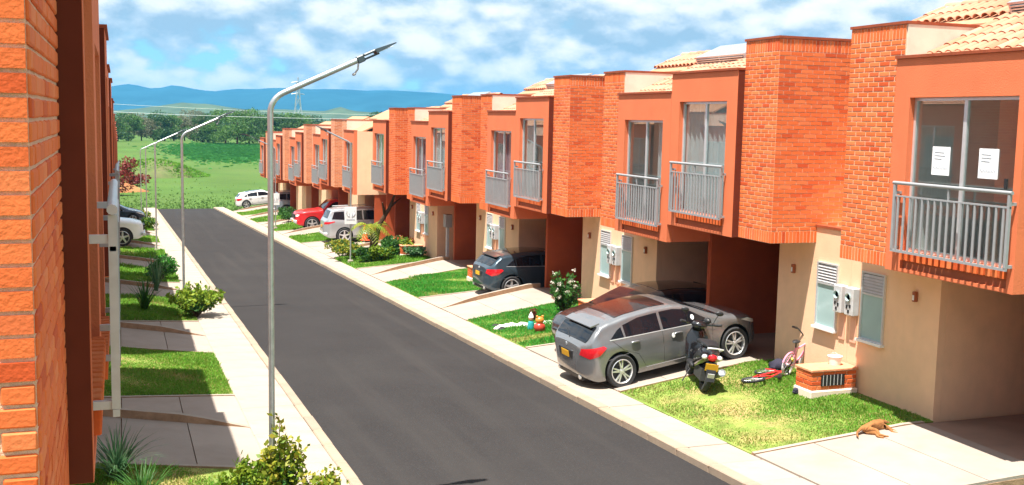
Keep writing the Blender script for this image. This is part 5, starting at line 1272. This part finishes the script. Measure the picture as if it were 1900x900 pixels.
m_hazy_hill = mat('haze_blue_forest', (.020, .066, .085), .95, .35, .004, 0, spec=.05, detail=10)  # forest colour with the blue of distance haze painted in
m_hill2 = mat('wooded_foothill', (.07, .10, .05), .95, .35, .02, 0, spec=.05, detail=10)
ridge('mountain_range', 5200, [(-700, 170), (-300, 150), (60, 160), (170, 168), (215, 160), (245, 155), (265, 160), (290, 165), (325, 159), (360, 166), (400, 170), (440, 165), (500, 164), (560, 166), (640, 166), (720, 169), (800, 172), (870, 178), (1000, 175), (1300, 180), (1700, 165), (2300, 160)], m_hazy_hill, 2400, 3, -15)
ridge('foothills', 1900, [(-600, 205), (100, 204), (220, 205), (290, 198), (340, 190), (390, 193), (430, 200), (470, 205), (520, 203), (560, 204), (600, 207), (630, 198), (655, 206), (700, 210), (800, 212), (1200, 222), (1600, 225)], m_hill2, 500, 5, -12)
# pylon and its wires
px_, py_ = at(553, 760); zb_ = -6.0
py = thing('power_pylon', 'lattice power pylon standing far off against the mountains', 'pylon', (px_, py_, zb_)); b = MB(); H = 38.0
lv = [(0, 4.2), (9, 2.9), (17, 1.9), (24, 1.3), (30, 1.0), (35, .8), (38, .1)]
for (za, wa), (zc, wc) in zip(lv, lv[1:]):
    for k in range(4):
        sa = ((-1, -1), (1, -1), (1, 1), (-1, 1)); p0, p1 = sa[k], sa[(k+1) % 4]
        b.tube([(p0[0]*wa, p0[1]*wa, za), (p0[0]*wc, p0[1]*wc, zc)], .22, 4); b.tube([(p0[0]*wa, p0[1]*wa, za), (p1[0]*wc, p1[1]*wc, zc)], .12, 4); b.tube([(p1[0]*wa, p1[1]*wa, za), (p0[0]*wc, p0[1]*wc, zc)], .12, 4)
b.build('lattice_tower', m_galv, py)
for z in (26, 30, 34): MB().tube([(-4.6, 0, z), (0, 0, z+.8), (4.6, 0, z)], .2, 4).tube([(-4.6, 0, z), (4.6, 0, z)], .14, 4).build('cross_arm', m_galv, py)
for k, (pa, ya, pb, yb, D) in enumerate(((120, 203, 900, 222, 300), (120, 188, 900, 218, 420))):
    A = at(pa, D); Bp = at(pb, D); za = CZ+(208+.02*(pa-220)-ya)/F*D; zc = CZ+(208+.02*(pb-220)-yb)/F*D
    o = MB().tube([(A[0]+(Bp[0]-A[0])*t, A[1]+(Bp[1]-A[1])*t, za+(zc-za)*t-4*.9*t*(1-t)) for t in [i/24 for i in range(25)]], .07, 5).build('power_line', m_galv)
    tag(o, ['lower overhead power line crossing before the mountains', 'upper overhead power line crossing before the mountains'][k], 'power line')
# the air: an even pale haze round the whole place
m_haze = bpy.data.materials.new('haze'); m_haze.use_nodes = True; t_ = m_haze.node_tree; t_.nodes.clear()
pv = N(t_, 'ShaderNodeVolumePrincipled'); pv.inputs['Color'].default_value = (0.11, 0.53, 1.0, 1); pv.inputs['Density'].default_value = 0.00014; pv.inputs['Anisotropy'].default_value = 0.2
o_ = N(t_, 'ShaderNodeOutputMaterial'); t_.links.new(pv.outputs[0], o_.inputs['Volume'])
hz = MB().box(-7800, 7800, -420, 7800, -30, 168).build('haze', m_haze); tag(hz, kind='stuff'); hz['label'] = 'pale blue haze before the mountains'; hz['category'] = 'haze'

# ---------------------------------------------------------------- everything above is in working units; bring it to metres
for o in list(bpy.data.objects):
    if o.parent is None and o.type != 'LIGHT':
        o.location = o.location*K
        if o.type != 'CAMERA': o.scale = o.scale*K
